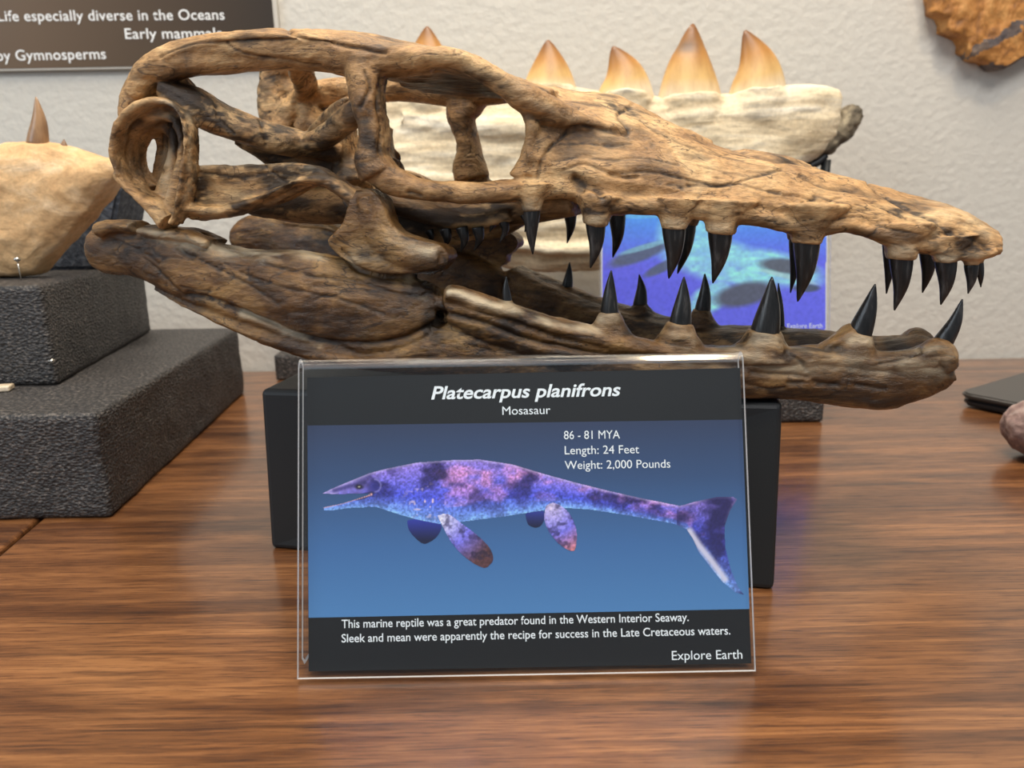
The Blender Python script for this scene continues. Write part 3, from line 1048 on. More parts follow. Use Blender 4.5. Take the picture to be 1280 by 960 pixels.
def holder_mesh(sp, half, height, gap=0.0022, th=0.0018, foot=0.055):
    """front sheet, rounded fold at the top, back sheet and a foot running backwards: one bent sheet"""
    L = sp.lean
    up = Vector((math.sin(L), math.cos(L)))           # (y, z)
    outw = Vector((-math.cos(L), math.sin(L)))
    mid = []
    r = gap + th / 2
    lift = th * 0.6
    b0 = Vector((0, lift))
    mid.append(b0 + outw * r)
    for k in range(1, 9):
        mid.append(b0 + outw * r + up * (height - r) * k / 8)
    for k in range(1, 10):
        a = math.pi * k / 10
        mid.append(b0 + up * (height - r) + outw * r * math.cos(a) + up * r * math.sin(a))
    mid.append(b0 - outw * r + up * (height - r))
    mid.append(b0 - outw * r + up * 0.006)
    p = b0 - outw * r
    mid.append(Vector((p.x + 0.004, lift + 0.0015)))
    mid.append(Vector((p.x + 0.012, lift)))
    mid.append(Vector((p.x + foot, lift)))
    vs, fs, mi = [], [], []
    n = len(mid)
    off = []
    for i in range(n):
        t = (mid[min(i + 1, n - 1)] - mid[max(i - 1, 0)]).normalized()
        off.append(Vector((-t.y, t.x)) * th / 2)
    for x in (-half, half):
        for i in range(n):
            a, b = mid[i] + off[i], mid[i] - off[i]
            vs += [(x, a.x, a.y), (x, b.x, b.y)]
    N = 2 * n
    for i in range(n - 1):
        j = 2 * i
        fs += [(j, j + 2, N + j + 2, N + j), (j + 1, N + j + 1, N + j + 3, j + 3)]
        mi += [2, 2] if 8 <= i <= 17 else [0, 0]
        fs += [(j, j + 1, j + 3, j + 2), (N + j, N + j + 2, N + j + 3, N + j + 1)]
        mi += [1, 1]
    fs += [(0, N, N + 1, 1), (2 * n - 2, 2 * n - 1, N + 2 * n - 1, N + 2 * n - 2)]
    mi += [1, 1]
    me = py_mesh('acrylic_shell', vs, fs)
    bm = bmesh.new()
    bm.from_mesh(me)
    bmesh.ops.recalc_face_normals(bm, faces=bm.faces[:])
    bm.to_mesh(me)
    bm.free()
    me.polygons.foreach_set('material_index', mi)
    return me


def quad_panel(sp, corners_px, w, name, th=0.0):
    P = [sp.uv(x, y) for x, y in corners_px]
    return P


def sheet_mesh(sp, uvs, w0, w1, name):
    """a thin solid sheet in the sign's plane; mesh local x, y = sign u, v so that print gradients can use it"""
    n = len(uvs)
    vs = [(u, v, w0) for u, v in uvs] + [(u, v, w1) for u, v in uvs]
    fs = [tuple(range(n, 2 * n)), tuple(range(n - 1, -1, -1))] + [(i, (i + 1) % n, n + (i + 1) % n, n + i) for i in range(n)]
    return py_mesh(name, vs, fs)


def sign_child(sp, name, me, mat, parent):
    o = obj(name, me, mat, parent)
    X, Y, Z = sp.loc(1, 0, 0), sp.loc(0, 1, 0), sp.loc(0, 0, 1)
    o.matrix_local = Matrix(((X.x, Y.x, Z.x, 0), (X.y, Y.y, Z.y, 0), (X.z, Y.z, Z.z, 0), (0, 0, 0, 1)))
    return o


def text_mesh(body, width, cap, origin, ang, w, bold=0.0, shear=0.0, space=1.0, name='lettering', thick=0.00006):
    """lettering fitted to a width and a capital height, flat print with a hair of thickness"""
    cu = bpy.data.curves.new(name, 'FONT')
    cu.body = body
    cu.size = 1.0
    cu.offset = bold
    cu.shear = shear
    cu.space_character = space
    cu.resolution_u = 4
    cu.fill_mode = 'FRONT'
    t = bpy.data.objects.new(name, cu)
    col.objects.link(t)
    me = bpy.data.meshes.new_from_object(t.evaluated_get(bpy.context.evaluated_depsgraph_get()))
    bpy.data.objects.remove(t)
    bpy.data.curves.remove(cu)
    co = np.empty(len(me.vertices) * 3, np.float32)
    me.vertices.foreach_get('co', co)
    co = co.reshape(-1, 3)
    x0, x1 = co[:, 0].min(), co[:, 0].max()
    sx = width / (x1 - x0)
    sy = cap / 0.70
    x, y = (co[:, 0] - x0) * sx, co[:, 1] * sy
    ca, sa = math.cos(ang), math.sin(ang)
    co[:, 0] = origin[0] + x * ca - y * sa
    co[:, 1] = origin[1] + x * sa + y * ca
    co[:, 2] = w
    me.vertices.foreach_set('co', co.ravel())
    me.update()
    me.name = name
    return me


def sign_text(sp, parent, body, xl, yl, xr, yr, cap_px, w, mat, bold=0.0, shear=0.0, name='lettering', space=1.0):
    a, b = Vector(sp.uv(xl, yl, w)), Vector(sp.uv(xr, yr, w))
    c = Vector(sp.uv(xl, yl - cap_px, w))
    me = text_mesh(body, (b - a).length, (c - a).length, a, math.atan2((b - a).y, (b - a).x), w, bold, shear, space, name)
    return sign_child(sp, name, me, mat, parent)


def inside(P, poly):
    x, y = P[:, 0], P[:, 1]
    r = np.zeros(len(P), bool)
    n = len(poly)
    for i in range(n):
        x0, y0 = poly[i]
        x1, y1 = poly[(i + 1) % n]
        if y0 == y1:
            continue
        c = ((y0 > y) != (y1 > y)) & (x < (x1 - x0) * (y - y0) / (y1 - y0) + x0)
        r ^= c
    return r


def edge_dist(P, poly):
    return poly_dist(P, np.vstack([poly, poly[:1]]))


def art_mesh(sp, x0, y0, x1, y1, step, mask_fn, color_fn, w, name):
    """printed picture as a fine flat mosaic with one colour per point"""
    nx, ny = int((x1 - x0) / step) + 1, int((y1 - y0) / step) + 1
    gx, gy = np.meshgrid(np.linspace(x0, x1, nx), np.linspace(y0, y1, ny))
    P = np.stack([gx.ravel(), gy.ravel()], 1)
    msk = mask_fn(P).reshape(ny, nx)
    cell = msk[:-1, :-1] & msk[1:, :-1] & msk[:-1, 1:] & msk[1:, 1:]
    idx = np.arange(nx * ny).reshape(ny, nx)
    q = np.stack([idx[1:, :-1][cell], idx[1:, 1:][cell], idx[:-1, 1:][cell], idx[:-1, :-1][cell]], 1)
    used = np.unique(q)
    remap = np.zeros(nx * ny, np.int64)
    remap[used] = np.arange(len(used))
    Pu = P[used]
    u, v = sp.uv_many(Pu, w)
    me = bpy.data.meshes.new(name)
    me.from_pydata(np.stack([u, v, np.full(len(u), w)], 1).tolist(), [], remap[q].tolist())
    c = np.clip(color_fn(Pu), 0, 255) / 255.0
    lin = np.where(c <= 0.04045, c / 12.92, ((c + 0.055) / 1.055) ** 2.4)
    at_ = me.attributes.new('print', 'FLOAT_COLOR', 'POINT')
    at_.data.foreach_set('color', np.hstack([lin, np.ones((len(lin), 1))]).astype(np.float32).ravel())
    me.update()
    return me


# --- the front sign
sb = at_z(658, 843)
SP = SignPlane((sb.x, sb.y, 0.0), R(18.0))
sign = empty('sign_holder', SP.base)
tag(sign, 'clear acrylic slanted sign holder with blue marine reptile card at front of table', 'sign')
half = 0.5 * (Vector(SP.uv(941, 838)) - Vector(SP.uv(376, 846))).length
top_v = SP.uv(651, 450)[1]
obj('acrylic_shell', holder_mesh(SP, half, top_v), [M['acrylic'], M['acrylic_edge'], M['acrylic_bend']], sign)
W0 = 0.0002
quad = lambda pts: [SP.uv(x, y) for x, y in pts]
card = sign_child(SP, 'printed_card', sheet_mesh(SP, quad([(386, 839), (939, 829), (925, 460), (384, 472)]), -0.0004, W0, 'printed_card'), M['print_black'], sign)
pan = sign_child(SP, 'water_panel', sheet_mesh(SP, quad([(386, 772), (936.5, 761), (927.5, 524.5), (384.5, 532)]), W0, W0 + 0.00006, 'water_panel'), M['print_water'], sign)
pan.parent = card
pan.matrix_local = Matrix.Identity(4)

BODY = np.array([(402, 617), (414, 611), (430, 604), (447, 597), (462, 591), (485, 585), (520, 578), (560, 575), (600, 574), (640, 580), (680, 592), (720, 603), (760, 613), (800, 622),
                 (830, 628), (850, 632), (872, 626), (895, 621), (916, 620.5), (922, 624), (913, 638), (906, 658), (907, 684), (914, 712), (923, 734), (931, 744), (919, 741), (902, 727),
                 (886, 707), (873, 690), (866, 674), (858, 662), (842, 655), (815, 650), (775, 643), (735, 637), (700, 635), (668, 640), (630, 646), (590, 651), (565, 654), (548, 655),
                 (522, 650), (497, 643), (470, 634), (440, 635), (418, 638), (405, 638.5), (404, 634), (428, 629), (450, 622), (464, 617), (440, 617.5), (418, 618)], float)
FIN = np.array([(546, 644), (560, 642), (576, 653), (596, 668), (612, 684), (617, 698), (612, 707), (604, 710), (588, 702), (572, 688), (560, 672)], float)
FIN2 = np.array([(682, 632), (692, 628), (706, 635), (716, 648), (721, 664), (720, 684), (715, 689), (702, 683), (688, 668), (680, 650)], float)
FAR1 = np.array([(509, 650), (530, 648), (551, 655), (550, 666), (541, 676), (529, 680), (517, 671), (510, 661)], float)
FAR2 = np.array([(656, 642), (668, 638), (681, 640), (679, 654), (671, 660), (660, 656)], float)
smooth_poly = lambda A, n=4: catmull(np.vstack([A, A[:1]]), n)[:-1]
BODY_S = BODY
FIN_S, FIN2_S, FAR1_S, FAR2_S = [smooth_poly(a) for a in (FIN, FIN2, FAR1, FAR2)]


def nz(P, sx, sy, seed, octv=4):
    return fbm(np.stack([P[:, 0] / sx, P[:, 1] / sy, np.full(len(P), 3.3)], 1), octv, seed)


def lerp(a, b, t):
    return np.asarray(a, float) * (1 - t[:, None]) + np.asarray(b, float) * t[:, None]


def blob(P, x, y, rx, ry, ang=0, soft=.35):
    ca, sa = math.cos(R(ang)), math.sin(R(ang))
    dx, dy = P[:, 0] - x, P[:, 1] - y
    d = np.sqrt(((dx * ca + dy * sa) / rx) ** 2 + ((-dx * sa + dy * ca) / ry) ** 2)
    return np.clip((1 - d) / soft, 0, 1)


def body_color(P):
    top = np.interp(P[:, 0], BODY[:20, 0], BODY[:20, 1])
    bx_ = [405, 440, 470, 497, 522, 548, 590, 630, 668, 700, 735, 775, 815, 842, 858, 873, 902, 931]
    by_ = [638, 635, 634, 643, 650, 655, 651, 646, 640, 635, 637, 643, 650, 655, 662, 690, 727, 746]
    bot = np.interp(P[:, 0], bx_, by_)
    h = np.clip((P[:, 1] - top) / (bot - top + 1e-6), 0, 1)
    c = lerp((158, 132, 226), (82, 92, 226), np.clip(h * 1.7, 0, 1))
    c = lerp(c, (134, 184, 255), np.clip((h - 0.60) * 2.4, 0, 1))
    n1 = nz(P, 34, 22, 5)
    c = lerp(c, (244, 160, 214), np.clip((n1 - 0.02) * 2.6, 0, .8) * (h < .75) * np.clip(1.2 - h, 0, 1))
    n2 = nz(P, 30, 26, 15)
    c = lerp(c, (34, 28, 84), np.clip((n2 - 0.03) * 3.0, 0, .8) * np.clip(1.25 - h, 0, 1))
    c = c * (1 + 0.55 * nz(P, 2.2, 2.2, 25, 2))[:, None]
    # head: pale brow stripe, dark eye and open mouth line with pale teeth
    d = edge_dist(P, BODY)
    hd = np.clip((474 - P[:, 0]) / 24, 0, 1)
    c = lerp(c, (150, 136, 214), hd * .55 * (h < .55))
    c = lerp(c, (216, 206, 246), np.clip(1.6 - d / 2.4, 0, 1) * .45 * (h < .3))
    brow = poly_dist(P, np.array([(418, 613), (440, 607), (456, 603)], float))
    c = lerp(c, (44, 42, 96), np.clip(1.3 - brow / 3.0, 0, 1) * .6)
    e = np.hypot((P[:, 0] - 449) / 4.6, (P[:, 1] - 608.5) / 2.6)
    c = lerp(c, (22, 20, 34), np.clip(1.6 - e, 0, 1) * .9)
    c = lerp(c, (206, 200, 180), np.clip(1.3 - e * 2.4, 0, 1))
    tym = np.hypot((P[:, 0] - 468) / 8, (P[:, 1] - 607) / 8)
    c = lerp(c, (44, 44, 128), np.clip(1.2 - tym, 0, 1) * .8)
    c = lerp(c, (176, 172, 246), np.clip(1.0 - np.abs(tym - 1) * 4, 0, 1) * .6 * (P[:, 0] > 468))
    gape = blob(P, 455, 620, 16, 4, -18)
    c = lerp(c, (40, 40, 70), gape * .8)
    mouth = poly_dist(P, np.array([(404, 634), (428, 628.5), (450, 622), (464, 618)], float))
    tee = (np.sin(P[:, 0] * 2.1) > 0)
    c = lerp(c, (244, 182, 178), np.clip(1.7 - mouth / 1.3, 0, 1) * np.where(tee, .95, .55))
    freck = np.clip((vnoise(np.stack([P[:, 0] / 3.2, P[:, 1] / 3.2, np.full(len(P), 8.1)], 1), 61) - .55) * 5, 0, 1)
    c = lerp(c, (238, 210, 226), freck * np.clip(1.3 - np.hypot((P[:, 0] - 532) / 26, (P[:, 1] - 628) / 22), 0, 1))
    # tail fluke: dark with a pale rear stripe
    f = (P[:, 0] > 846)
    st_ = poly_dist(P, np.array([(862, 664), (874, 682), (890, 702), (906, 724)], float))
    c = lerp(c, (38, 34, 86), f * np.clip(0.35 + n2, 0, .7))
    c = lerp(c, (224, 220, 240), f * np.clip(1.3 - st_ / 5.0, 0, 1) * .9)
    return c


def fin_color(P, root, tipc, pale, tip):
    a = np.clip(np.hypot(P[:, 0] - root[0], P[:, 1] - root[1]) / 72.0, 0, 1)
    c = lerp(pale, (128, 124, 238), np.clip(a * 2.0, 0, 1))
    c = lerp(c, tip, np.clip((a - .5) * 2.2, 0, 1))
    c = lerp(c, (30, 26, 60), np.clip(nz(P, 8, 8, 35) * 2, 0, .5))
    return c * (1 + 0.4 * nz(P, 2.4, 2.4, 45, 2))[:, None]


def art(poly, bbox, cf, w, name):
    me = art_mesh(SP, *bbox, 0.7, lambda P: inside(P, poly), cf, w, name)
    o = obj(name, me, M['print_art'], card)
    return o


art(FAR1_S, (505, 644, 556, 684), lambda P: lerp((52, 62, 168), (26, 30, 66), np.clip((P[:, 1] - 650) / 26, 0, 1)), W0 + .00010, 'flipper_picture')
art(FAR2_S, (652, 634, 685, 664), lambda P: lerp((52, 62, 150), (26, 30, 66), np.clip((P[:, 1] - 640) / 18, 0, 1)), W0 + .00010, 'flipper_picture')
art(BODY_S, (398, 570, 936, 748), body_color, W0 + .00013, 'reptile_picture')
art(FIN_S, (540, 636, 622, 714), lambda P: fin_color(P, (552, 648), None, (232, 228, 255), (96, 62, 66)), W0 + .00018, 'flipper_picture')
art(FIN2_S, (674, 624, 726, 692), lambda P: fin_color(P, (688, 632), None, (222, 206, 244), (232, 130, 110)), W0 + .00018, 'flipper_picture')

TW = W0 + 0.0003
for (body, xl, yl, xr, yr, cap, bold, shear, name) in [
        ('Platecarpus planifrons', 539, 499, 776, 494.5, 16.0, 0.02, 0.22, 'title_lettering'),
        ('Mosasaur', 628, 518.5, 688, 517.3, 10.5, 0.0, 0.0, 'subtitle_lettering'),
        ('86 - 81 MYA', 705, 549, 775, 548, 10.5, 0.0, 0.0, 'lettering'),
        ('Length: 24 Feet', 706, 568, 799, 566.5, 10.5, 0.0, 0.0, 'lettering'),
        ('Weight: 2,000 Pounds', 706, 586.5, 838, 584.5, 10.5, 0.0, 0.0, 'lettering'),
        ('This marine reptile was a great predator found in the Western Interior Seaway.', 427, 785, 861, 776.3, 10.5, 0.006, 0.0, 'lettering'),
        ('Sleek and mean were apparently the recipe for success in the Late Cretaceous waters.', 427, 803, 913, 793, 10.5, 0.006, 0.0, 'lettering'),
        ('Explore Earth', 840, 825, 928, 823.3, 11.5, 0.0, 0.0, 'lettering')]:
    o = sign_text(SP, sign, body, xl, yl, xr, yr, cap, TW, M['text_white'], bold, shear, name)
    o.parent = card
    o.matrix_local = Matrix.Identity(4)

# ------------------------------------------------------------------ foam blocks
FO_H = 0.0655


def foam_block(name, corners, z0, z1, label, group='black foam blocks', bevel=0.004, rough=0.0008, seed=1):
    c = sum((Vector(p) for p in corners), Vector((0, 0))) / len(corners)
    bm = bmesh.new()
    lo = [bm.verts.new((p[0] - c.x, p[1] - c.y, 0)) for p in corners]
    hi = [bm.verts.new((p[0] - c.x, p[1] - c.y, z1 - z0)) for p in corners]
    n = len(corners)
    bm.faces.new(lo[::-1])
    bm.faces.new(hi)
    for i in range(n):
        bm.faces.new((lo[i], lo[(i + 1) % n], hi[(i + 1) % n], hi[i]))
    bmesh.ops.bevel(bm, geom=bm.edges[:], offset=bevel, segments=3, affect='EDGES', profile=0.6)
    for _ in range(7):
        ed = [e for e in bm.edges if e.calc_length() > 0.007]
        if not ed:
            break
        bmesh.ops.subdivide_edges(bm, edges=ed, cuts=1, use_grid_fill=True)
    bmesh.ops.triangulate(bm, faces=[f for f in bm.faces if len(f.verts) > 4])
    me = bm_mesh(bm, name)
    co, nr = get_vn(me)
    k = fbm(co * 60, 3, seed) * 0.0016 + fbm(co * 260, 2, seed + 5) * rough
    side = 1.0 - 0.75 * np.clip(nr[:, 2:3], 0, 1)
    keep = (co[:, 2:3] > 0.001)
    co += nr * k[:, None] * side * keep
    set_co(me, co)
    o = obj(name, me, M['foam'], None, (c.x, c.y, z0))
    return tag(o, label, 'foam block', group)


fa, fb = at_z(140, 648), at_z(307, 490)
foam_block('foam_block', [(-0.75, fa.y - 0.004), (fa.x, fa.y), (fb.x, fb.y), (-0.75, fb.y)], 0.0, FO_H, 'wide black foam block flat on the table, lowest of the stepped pair at left', seed=3)
ua, ub = at_z(72, 482, FO_H), at_z(190, 414, FO_H)
foam_block('foam_block', [(-0.75, ua.y - 0.004), (ua.x, ua.y), (ub.x, min(ub.y, fb.y)), (-0.75, min(ub.y, fb.y))], FO_H, FO_H * 2 + 0.002,
           'upper black foam block stacked on the wider block, under the tan fossil', seed=9)

# foam at the back: one under the blue card, one at left behind the stand
CARD_Y = 0.575
rb = at_z(1030, 528)
FC_H = 0.0675
foam_block('foam_block', [(rb.x - 0.26, rb.y), (rb.x, rb.y), (rb.x, rb.y + 0.05), (rb.x - 0.26, rb.y + 0.05)], 0.0, FC_H,
           'black foam block behind the stand, carrying the blue card', seed=21)
lb = at_z(344, 476)
foam_block('foam_block', [(lb.x, lb.y), (lb.x + 0.30, lb.y), (lb.x + 0.30, lb.y + 0.055), (lb.x, lb.y + 0.055)], 0.0, 0.028, 'low black foam slab by the wall, seen left of the skull stand',
           seed=31)

# ------------------------------------------------------------------ blue card behind the jaws
FP = SignPlane((at_y(893, 414, rb.y + 0.018).x, rb.y + 0.018, FC_H), R(10.0))
card2 = empty('sign_holder', FP.base)
tag(card2, 'upright sign holder with a bright blue sea creature card behind the toothed jaws', 'sign')
q4 = [FP.uv(x, y) for x, y in [(752, 417), (1033, 413), (1026, 232), (745, 236)]]
u0, u1 = q4[0][0], q4[1][0]
cu_ = (u0 + u1) / 2
obj('acrylic_shell', holder_mesh(FP, (u1 - u0) / 2 + 0.001, 0.121, foot=0.03), [M['acrylic'], M['acrylic_edge'], M['acrylic_bend']], card2, (cu_, 0, 0))
base_card = sign_child(FP, 'printed_card', sheet_mesh(FP, [(u0, 0.0035), (u1, 0.0035), (u1, 0.118), (u0, 0.118)], -0.0004, 0.0002, 'printed_card'), M['card_paper'], card2)


def sea_color(P):
    c = lerp((84, 158, 252), (108, 112, 252), np.clip((P[:, 1] - 270) / 60, 0, 1))
    c = lerp(c, (120, 206, 240), np.clip(nz(P, 70, 5, 51) * 2.5, 0, .7) * np.clip((300 - P[:, 1]) / 40, 0, 1))
    body = np.maximum.reduce([blob(P, 905, 328, 98, 32, 14), blob(P, 858, 300, 44, 40, 45), blob(P, 970, 335, 72, 24, 12), blob(P, 888, 372, 40, 20, -35)])
    c = lerp(c, (158, 236, 250), body * (.85 + .6 * nz(P, 14, 6, 53)))
    c = lerp(c, (98, 106, 124), blob(P, 985, 333, 42, 11, 6))
    c = lerp(c, (92, 98, 122), blob(P, 930, 368, 44, 17, -12))
    c = lerp(c, (92, 104, 140), blob(P, 798, 318, 46, 11, -20))
    c = lerp(c, (140, 200, 226), blob(P, 805, 309, 40, 4, -16) * .8)
    c = lerp(c, (92, 104, 140), blob(P, 828, 334, 30, 7, -26))
    c = lerp(c, (80, 92, 120), blob(P, 1008, 360, 20, 6, 0))
    c = lerp(c, (176, 214, 226), blob(P, 985, 346, 46, 3.5, 14) * .8)
    return c * (1 + .12 * nz(P, 3, 3, 57, 2))[:, None]


xl_, xr_ = 754, 1030


def card_mask(P):
    u, v = FP.uv_many(P, 0.0003)
    return (u > u0 + .0008) & (u < u1 - .0008) & (v > 0.0045) & (v < .1175)


me = art_mesh(FP, 738, 225, 1042, 432, 1.0, card_mask, sea_color, 0.0003, 'sea_picture')
o = obj('sea_picture', me, M['print_art'], base_card)
o = sign_text(FP, card2, 'Explore Earth', 984, 410.5, 1028, 409.8, 6.0, 0.0007, M['text_white'], 0, 0, 'lettering')
o.parent = base_card
o.matrix_local = Matrix.Identity(4)


# ------------------------------------------------------------------ big fossil jaw at the back
def plane_point(Y):
    return lambda x, y: np.array(at_y(x, y, Y))


def back_strap(bm, rows, Y, depth):
    pts = []
    for r in rows:
        p = np.array(at_y(r[0], r[1], Y + (r[3] if len(r) > 3 else 0)))
        pts.append((p, r[2] * cam_depth(p) / F_PX, r[4] if len(r) > 4 else depth))
    add_loft(bm, strap_sections(pts))


def back_columns(bm, rows, Y, sub=3, e=2.6, n=20):
    A = []
    for (x, yt, yb, d) in rows:
        a, b = np.array(at_y(x, yt, Y)), np.array(at_y(x, yb, Y))
        A.append([*((a + b) / 2), *((a - b) / 2), d])
    A = catmull(np.array(A), sub)
    add_loft(bm, [superellipse(q[:3], q[3:6], np.array((0, max(q[6], .001), 0)), n, e) for q in A])


def roughen(me, amp, freq, seed, ref=(0, 0, 0)):
    co, nr = get_vn(me)
    k = fbm(co * np.array(freq), 4, seed)
    co += nr * (k * amp)[:, None]
    co -= np.array(ref)
    set_co(me, co)


FJ_Y = 0.72
bm = bmesh.new()
back_columns(bm, [(384, 140, 175, .008), (396, 126, 215, .016), (440, 118, 255, .022), (520, 108, 285, .024), (600, 110, 325, .024), (650, 108, 338, .024), (700, 108, 341, .024),
                  (745, 114, 339, .024), (790, 122, 325, .024), (840, 122, 302, .024), (890, 118, 274, .023), (935, 112, 246, .022), (975, 106, 222, .020), (1005, 105, 206, .018),
                  (1030, 108, 190, .014), (1046, 114, 170, .010)], FJ_Y)
for r in ([(640, 250, 10), (700, 256, 12), (750, 262, 8)], [(480, 215, 10), (560, 226, 10), (640, 232, 9)], [(640, 306, 7), (700, 312, 8), (760, 306, 8)], [(500, 150, 12), (600, 160, 14), (700, 160, 10)]):
    back_strap(bm, r, FJ_Y - 0.020, 0.006)
for (x, y, w) in ((536, 112, 32), (687, 118, 34), (780, 124, 32), (864, 126, 40), (946, 120, 36)):
    back_strap(bm, [(x, y + 34, w * 1.12), (x, y + 8, w * 1.08), (x, y - 3, w * .98), (x, y - 9, w * .80)], FJ_Y - 0.002, 0.021)
me = fuse(bm, 'jaw_bone_matrix', 0.0016)
fj_base = Vector((at_y(720, 340, FJ_Y).x, FJ_Y, at_y(720, 340, FJ_Y).z))
roughen(me, 0.0055, (22, 22, 40), 205)
roughen(me, 0.0020, (18, 45, 110), 201, fj_base)
fossil = empty('fossil_jaw', fj_base)
tag(fossil, 'long cream fossil jaw with five amber teeth standing against the wall behind the skull', 'fossil')
obj('jaw_bone', me, M['jaw_fossil'], fossil)
for (bx, by, tx, ty, w, bow) in [(536, 104, 534, 33, 29, 0), (687, 122, 685, 50, 30, 1), (782, 128, 766, 58, 31, 6), (862, 136, 866, 30, 35, -2), (947, 128, 931, 38, 32, 8)]:
    pb, pm, pt = [np.array(at_y(x, y, FJ_Y - 0.002)) - np.array(fj_base) for x, y in ((bx, by), ((bx + tx) / 2 + bow, (by + ty) / 2), (tx, ty))]
    tm = tooth_mesh(pb, pm, pt, w * 0.80 / F_PX, 0.55, n=18, power=1.7)
    if tx == 866:                                # the chipped, grey flank of the tallest tooth
        co, nr = get_vn(tm)
        ctr = np.array(at_y(858, 58, FJ_Y - 0.01)) - np.array(fj_base)
        q = (co - ctr) / np.array((.010, .03, .006))
        k = np.exp(-(q ** 2).sum(1))
        set_attr(tm, 'stain_shade', k * .9)
        co += nr * (-.0015 * k)[:, None]
        set_co(tm, co)
    obj('tooth', tm, M['amber_tooth'], fossil)
bm = bmesh.new()
back_strap(bm, [(996, 196, 9), (1022, 182, 17), (1046, 162, 19), (1062, 148, 15), (1072, 142, 9)], FJ_Y + 0.004, 0.014)
me = fuse(bm, 'broken_end', 0.0014)
roughen(me, 0.004, (120, 120, 120), 211, fj_base)
o = obj('broken_end', me, M['broken_rock'], fossil)
o['label'] = 'dark grey broken end'
# its easel: two posts on a base bar
ea_z = fj_base.z
ea = empty('fossil_easel', (at_y(760, 340, FJ_Y).x, FJ_Y, 0))
tag(ea, 'black easel holding up the cream fossil jaw, tip showing under its right end', 'stand')
bm = box_bm(0.38, 0.05, 0.006, 0.002)
obj('base', bm_mesh(bm, 'base', False), M['stand'], ea, (0.04, 0.0, 0.0))


def easel_post(px, top_z, name, lean=0.0):
    X = at_y(px, 340, FJ_Y).x - ea.location.x
    bm = bmesh.new()
    add_loft(bm, strap_sections([(np.array((X, 0, 0.004)), .004, .006), (np.array((X, 0.0, top_z * .5)), .004, .006), (np.array((X + lean, 0, top_z)), .004, .006)]))
    obj(name, bm_mesh(bm, name), M['stand'], ea)


easel_post(1021, at_y(1021, 200, FJ_Y).z, 'post')
easel_post(600, at_y(600, 330, FJ_Y).z, 'post')
tipp = np.array(at_y(1021, 203, FJ_Y)) - np.array(ea.location)
bm = bmesh.new()
add_loft(bm, strap_sections([(tipp + np.array((-.008, 0, -.004)), .0035, .006), (tipp, .004, .006), (tipp + np.array((.007, 0, .006)), .0035, .006)]))
obj('prong', bm_mesh(bm, 'prong'), M['stand'], ea)

# ------------------------------------------------------------------ tan fossil on the foam
TF_Y = 0.545
TZ = FO_H * 2 + 0.002
outline = [(-60, 230), (-30, 196), (0, 181), (20, 178), (50, 176), (80, 182), (105, 190), (126, 196), (148, 197), (160, 212), (146, 232), (118, 268), (84, 306), (58, 334), (44, 345), (0, 347), (-40, 347), (-66, 300)]
bm = bmesh.new()
O_ = catmull(np.array(outline + outline[:1], float), 3)[:-1]
c_px = np.array((40, 262.0))
rings = []
for sc, dy in ((1.0, .010), (1.0, .0), (.93, -.008), (.72, -.014), (.4, -.017)):
    rings.append([np.array(at_y(*(c_px + (q - c_px) * sc), TF_Y)) + np.array((0, dy, 0)) for q in O_])
add_loft(bm, rings)
me = fuse(bm, 'fossil_blade', 0.0013)
tf_base = Vector((at_y(30, 346, TF_Y).x, TF_Y, TZ))
roughen(me, 0.0018, (60, 60, 80), 301, tf_base)
tf = empty('fossil_fragment', tf_base)
tag(tf, 'tan blade-shaped fossil bone with one brown tooth, on the foam blocks at left', 'fossil')
obj('bone_blade', me, M['blade_fossil'], tf)
for (bx, by, tx, ty, w, bow) in [(47, 182, 45, 121, 12.5, 3), (80, 186, 80, 174, 5, 0)]:
    pb, pm, pt = [np.array(at_y(x, y, TF_Y)) - np.array(tf_base) for x, y in ((bx, by), ((bx + tx) / 2 + bow, (by + ty) / 2), (tx, ty))]
    obj('tooth', tooth_mesh(pb, pm, pt, w * .56 / F_PX, .75, n=16), M['brown_tooth'], tf)
# slate coloured wedge behind it
wl = [at_y(x, y, TF_Y + .055) for x, y in ((40, 338), (132, 338), (152, 225), (110, 225))]
bm = bmesh.new()
wv = []
for dy in (0, .05):
    wv += [bm.verts.new((p.x, p.y + dy, max(p.z, TZ) if i > 1 else TZ)) for i, p in enumerate(wl)]
for f in ((0, 1, 2, 3), (7, 6, 5, 4), (1, 0, 4, 5), (2, 1, 5, 6), (3, 2, 6, 7), (0, 3, 7, 4)):
    bm.faces.new([wv[i] for i in f])
bmesh.ops.bevel(bm, geom=bm.edges[:], offset=.003, segments=2, affect='EDGES')
wc = Vector((wl[0].x, wl[0].y, TZ))
for v_ in bm.verts:
    v_.co -= wc
o = obj('foam_wedge', bm_mesh(bm, 'foam_wedge', False), M['blue_foam'], None, wc)
tag(o, 'slate grey foam wedge propping up the tan fossil from behind', 'foam wedge')


def pin(px, py, p, direction, label, mat, r=0.0021, shaft=0.016):
    root = empty('pin', p)
    d = Vector(direction).normalized()
    root.rotation_euler = d.to_track_quat('Z', 'Y').to_euler()
    tag(root, label, 'pin', 'pins in the foam')
    bm = bmesh.new()
    bmesh.ops.create_uvsphere(bm, u_segments=16, v_segments=10, radius=r)
    for v_ in bm.verts:
        v_.co.z = v_.co.z * .8 + shaft
    obj('head', bm_mesh(bm, 'head'), mat, root)
    bm = bmesh.new()
    bmesh.ops.create_cone(bm, cap_ends=True, segments=8, radius1=.0003, radius2=.0004, depth=shaft)
    for v_ in bm.verts:
        v_.co.z += shaft / 2
    obj('shaft', bm_mesh(bm, 'shaft'), mat, root)


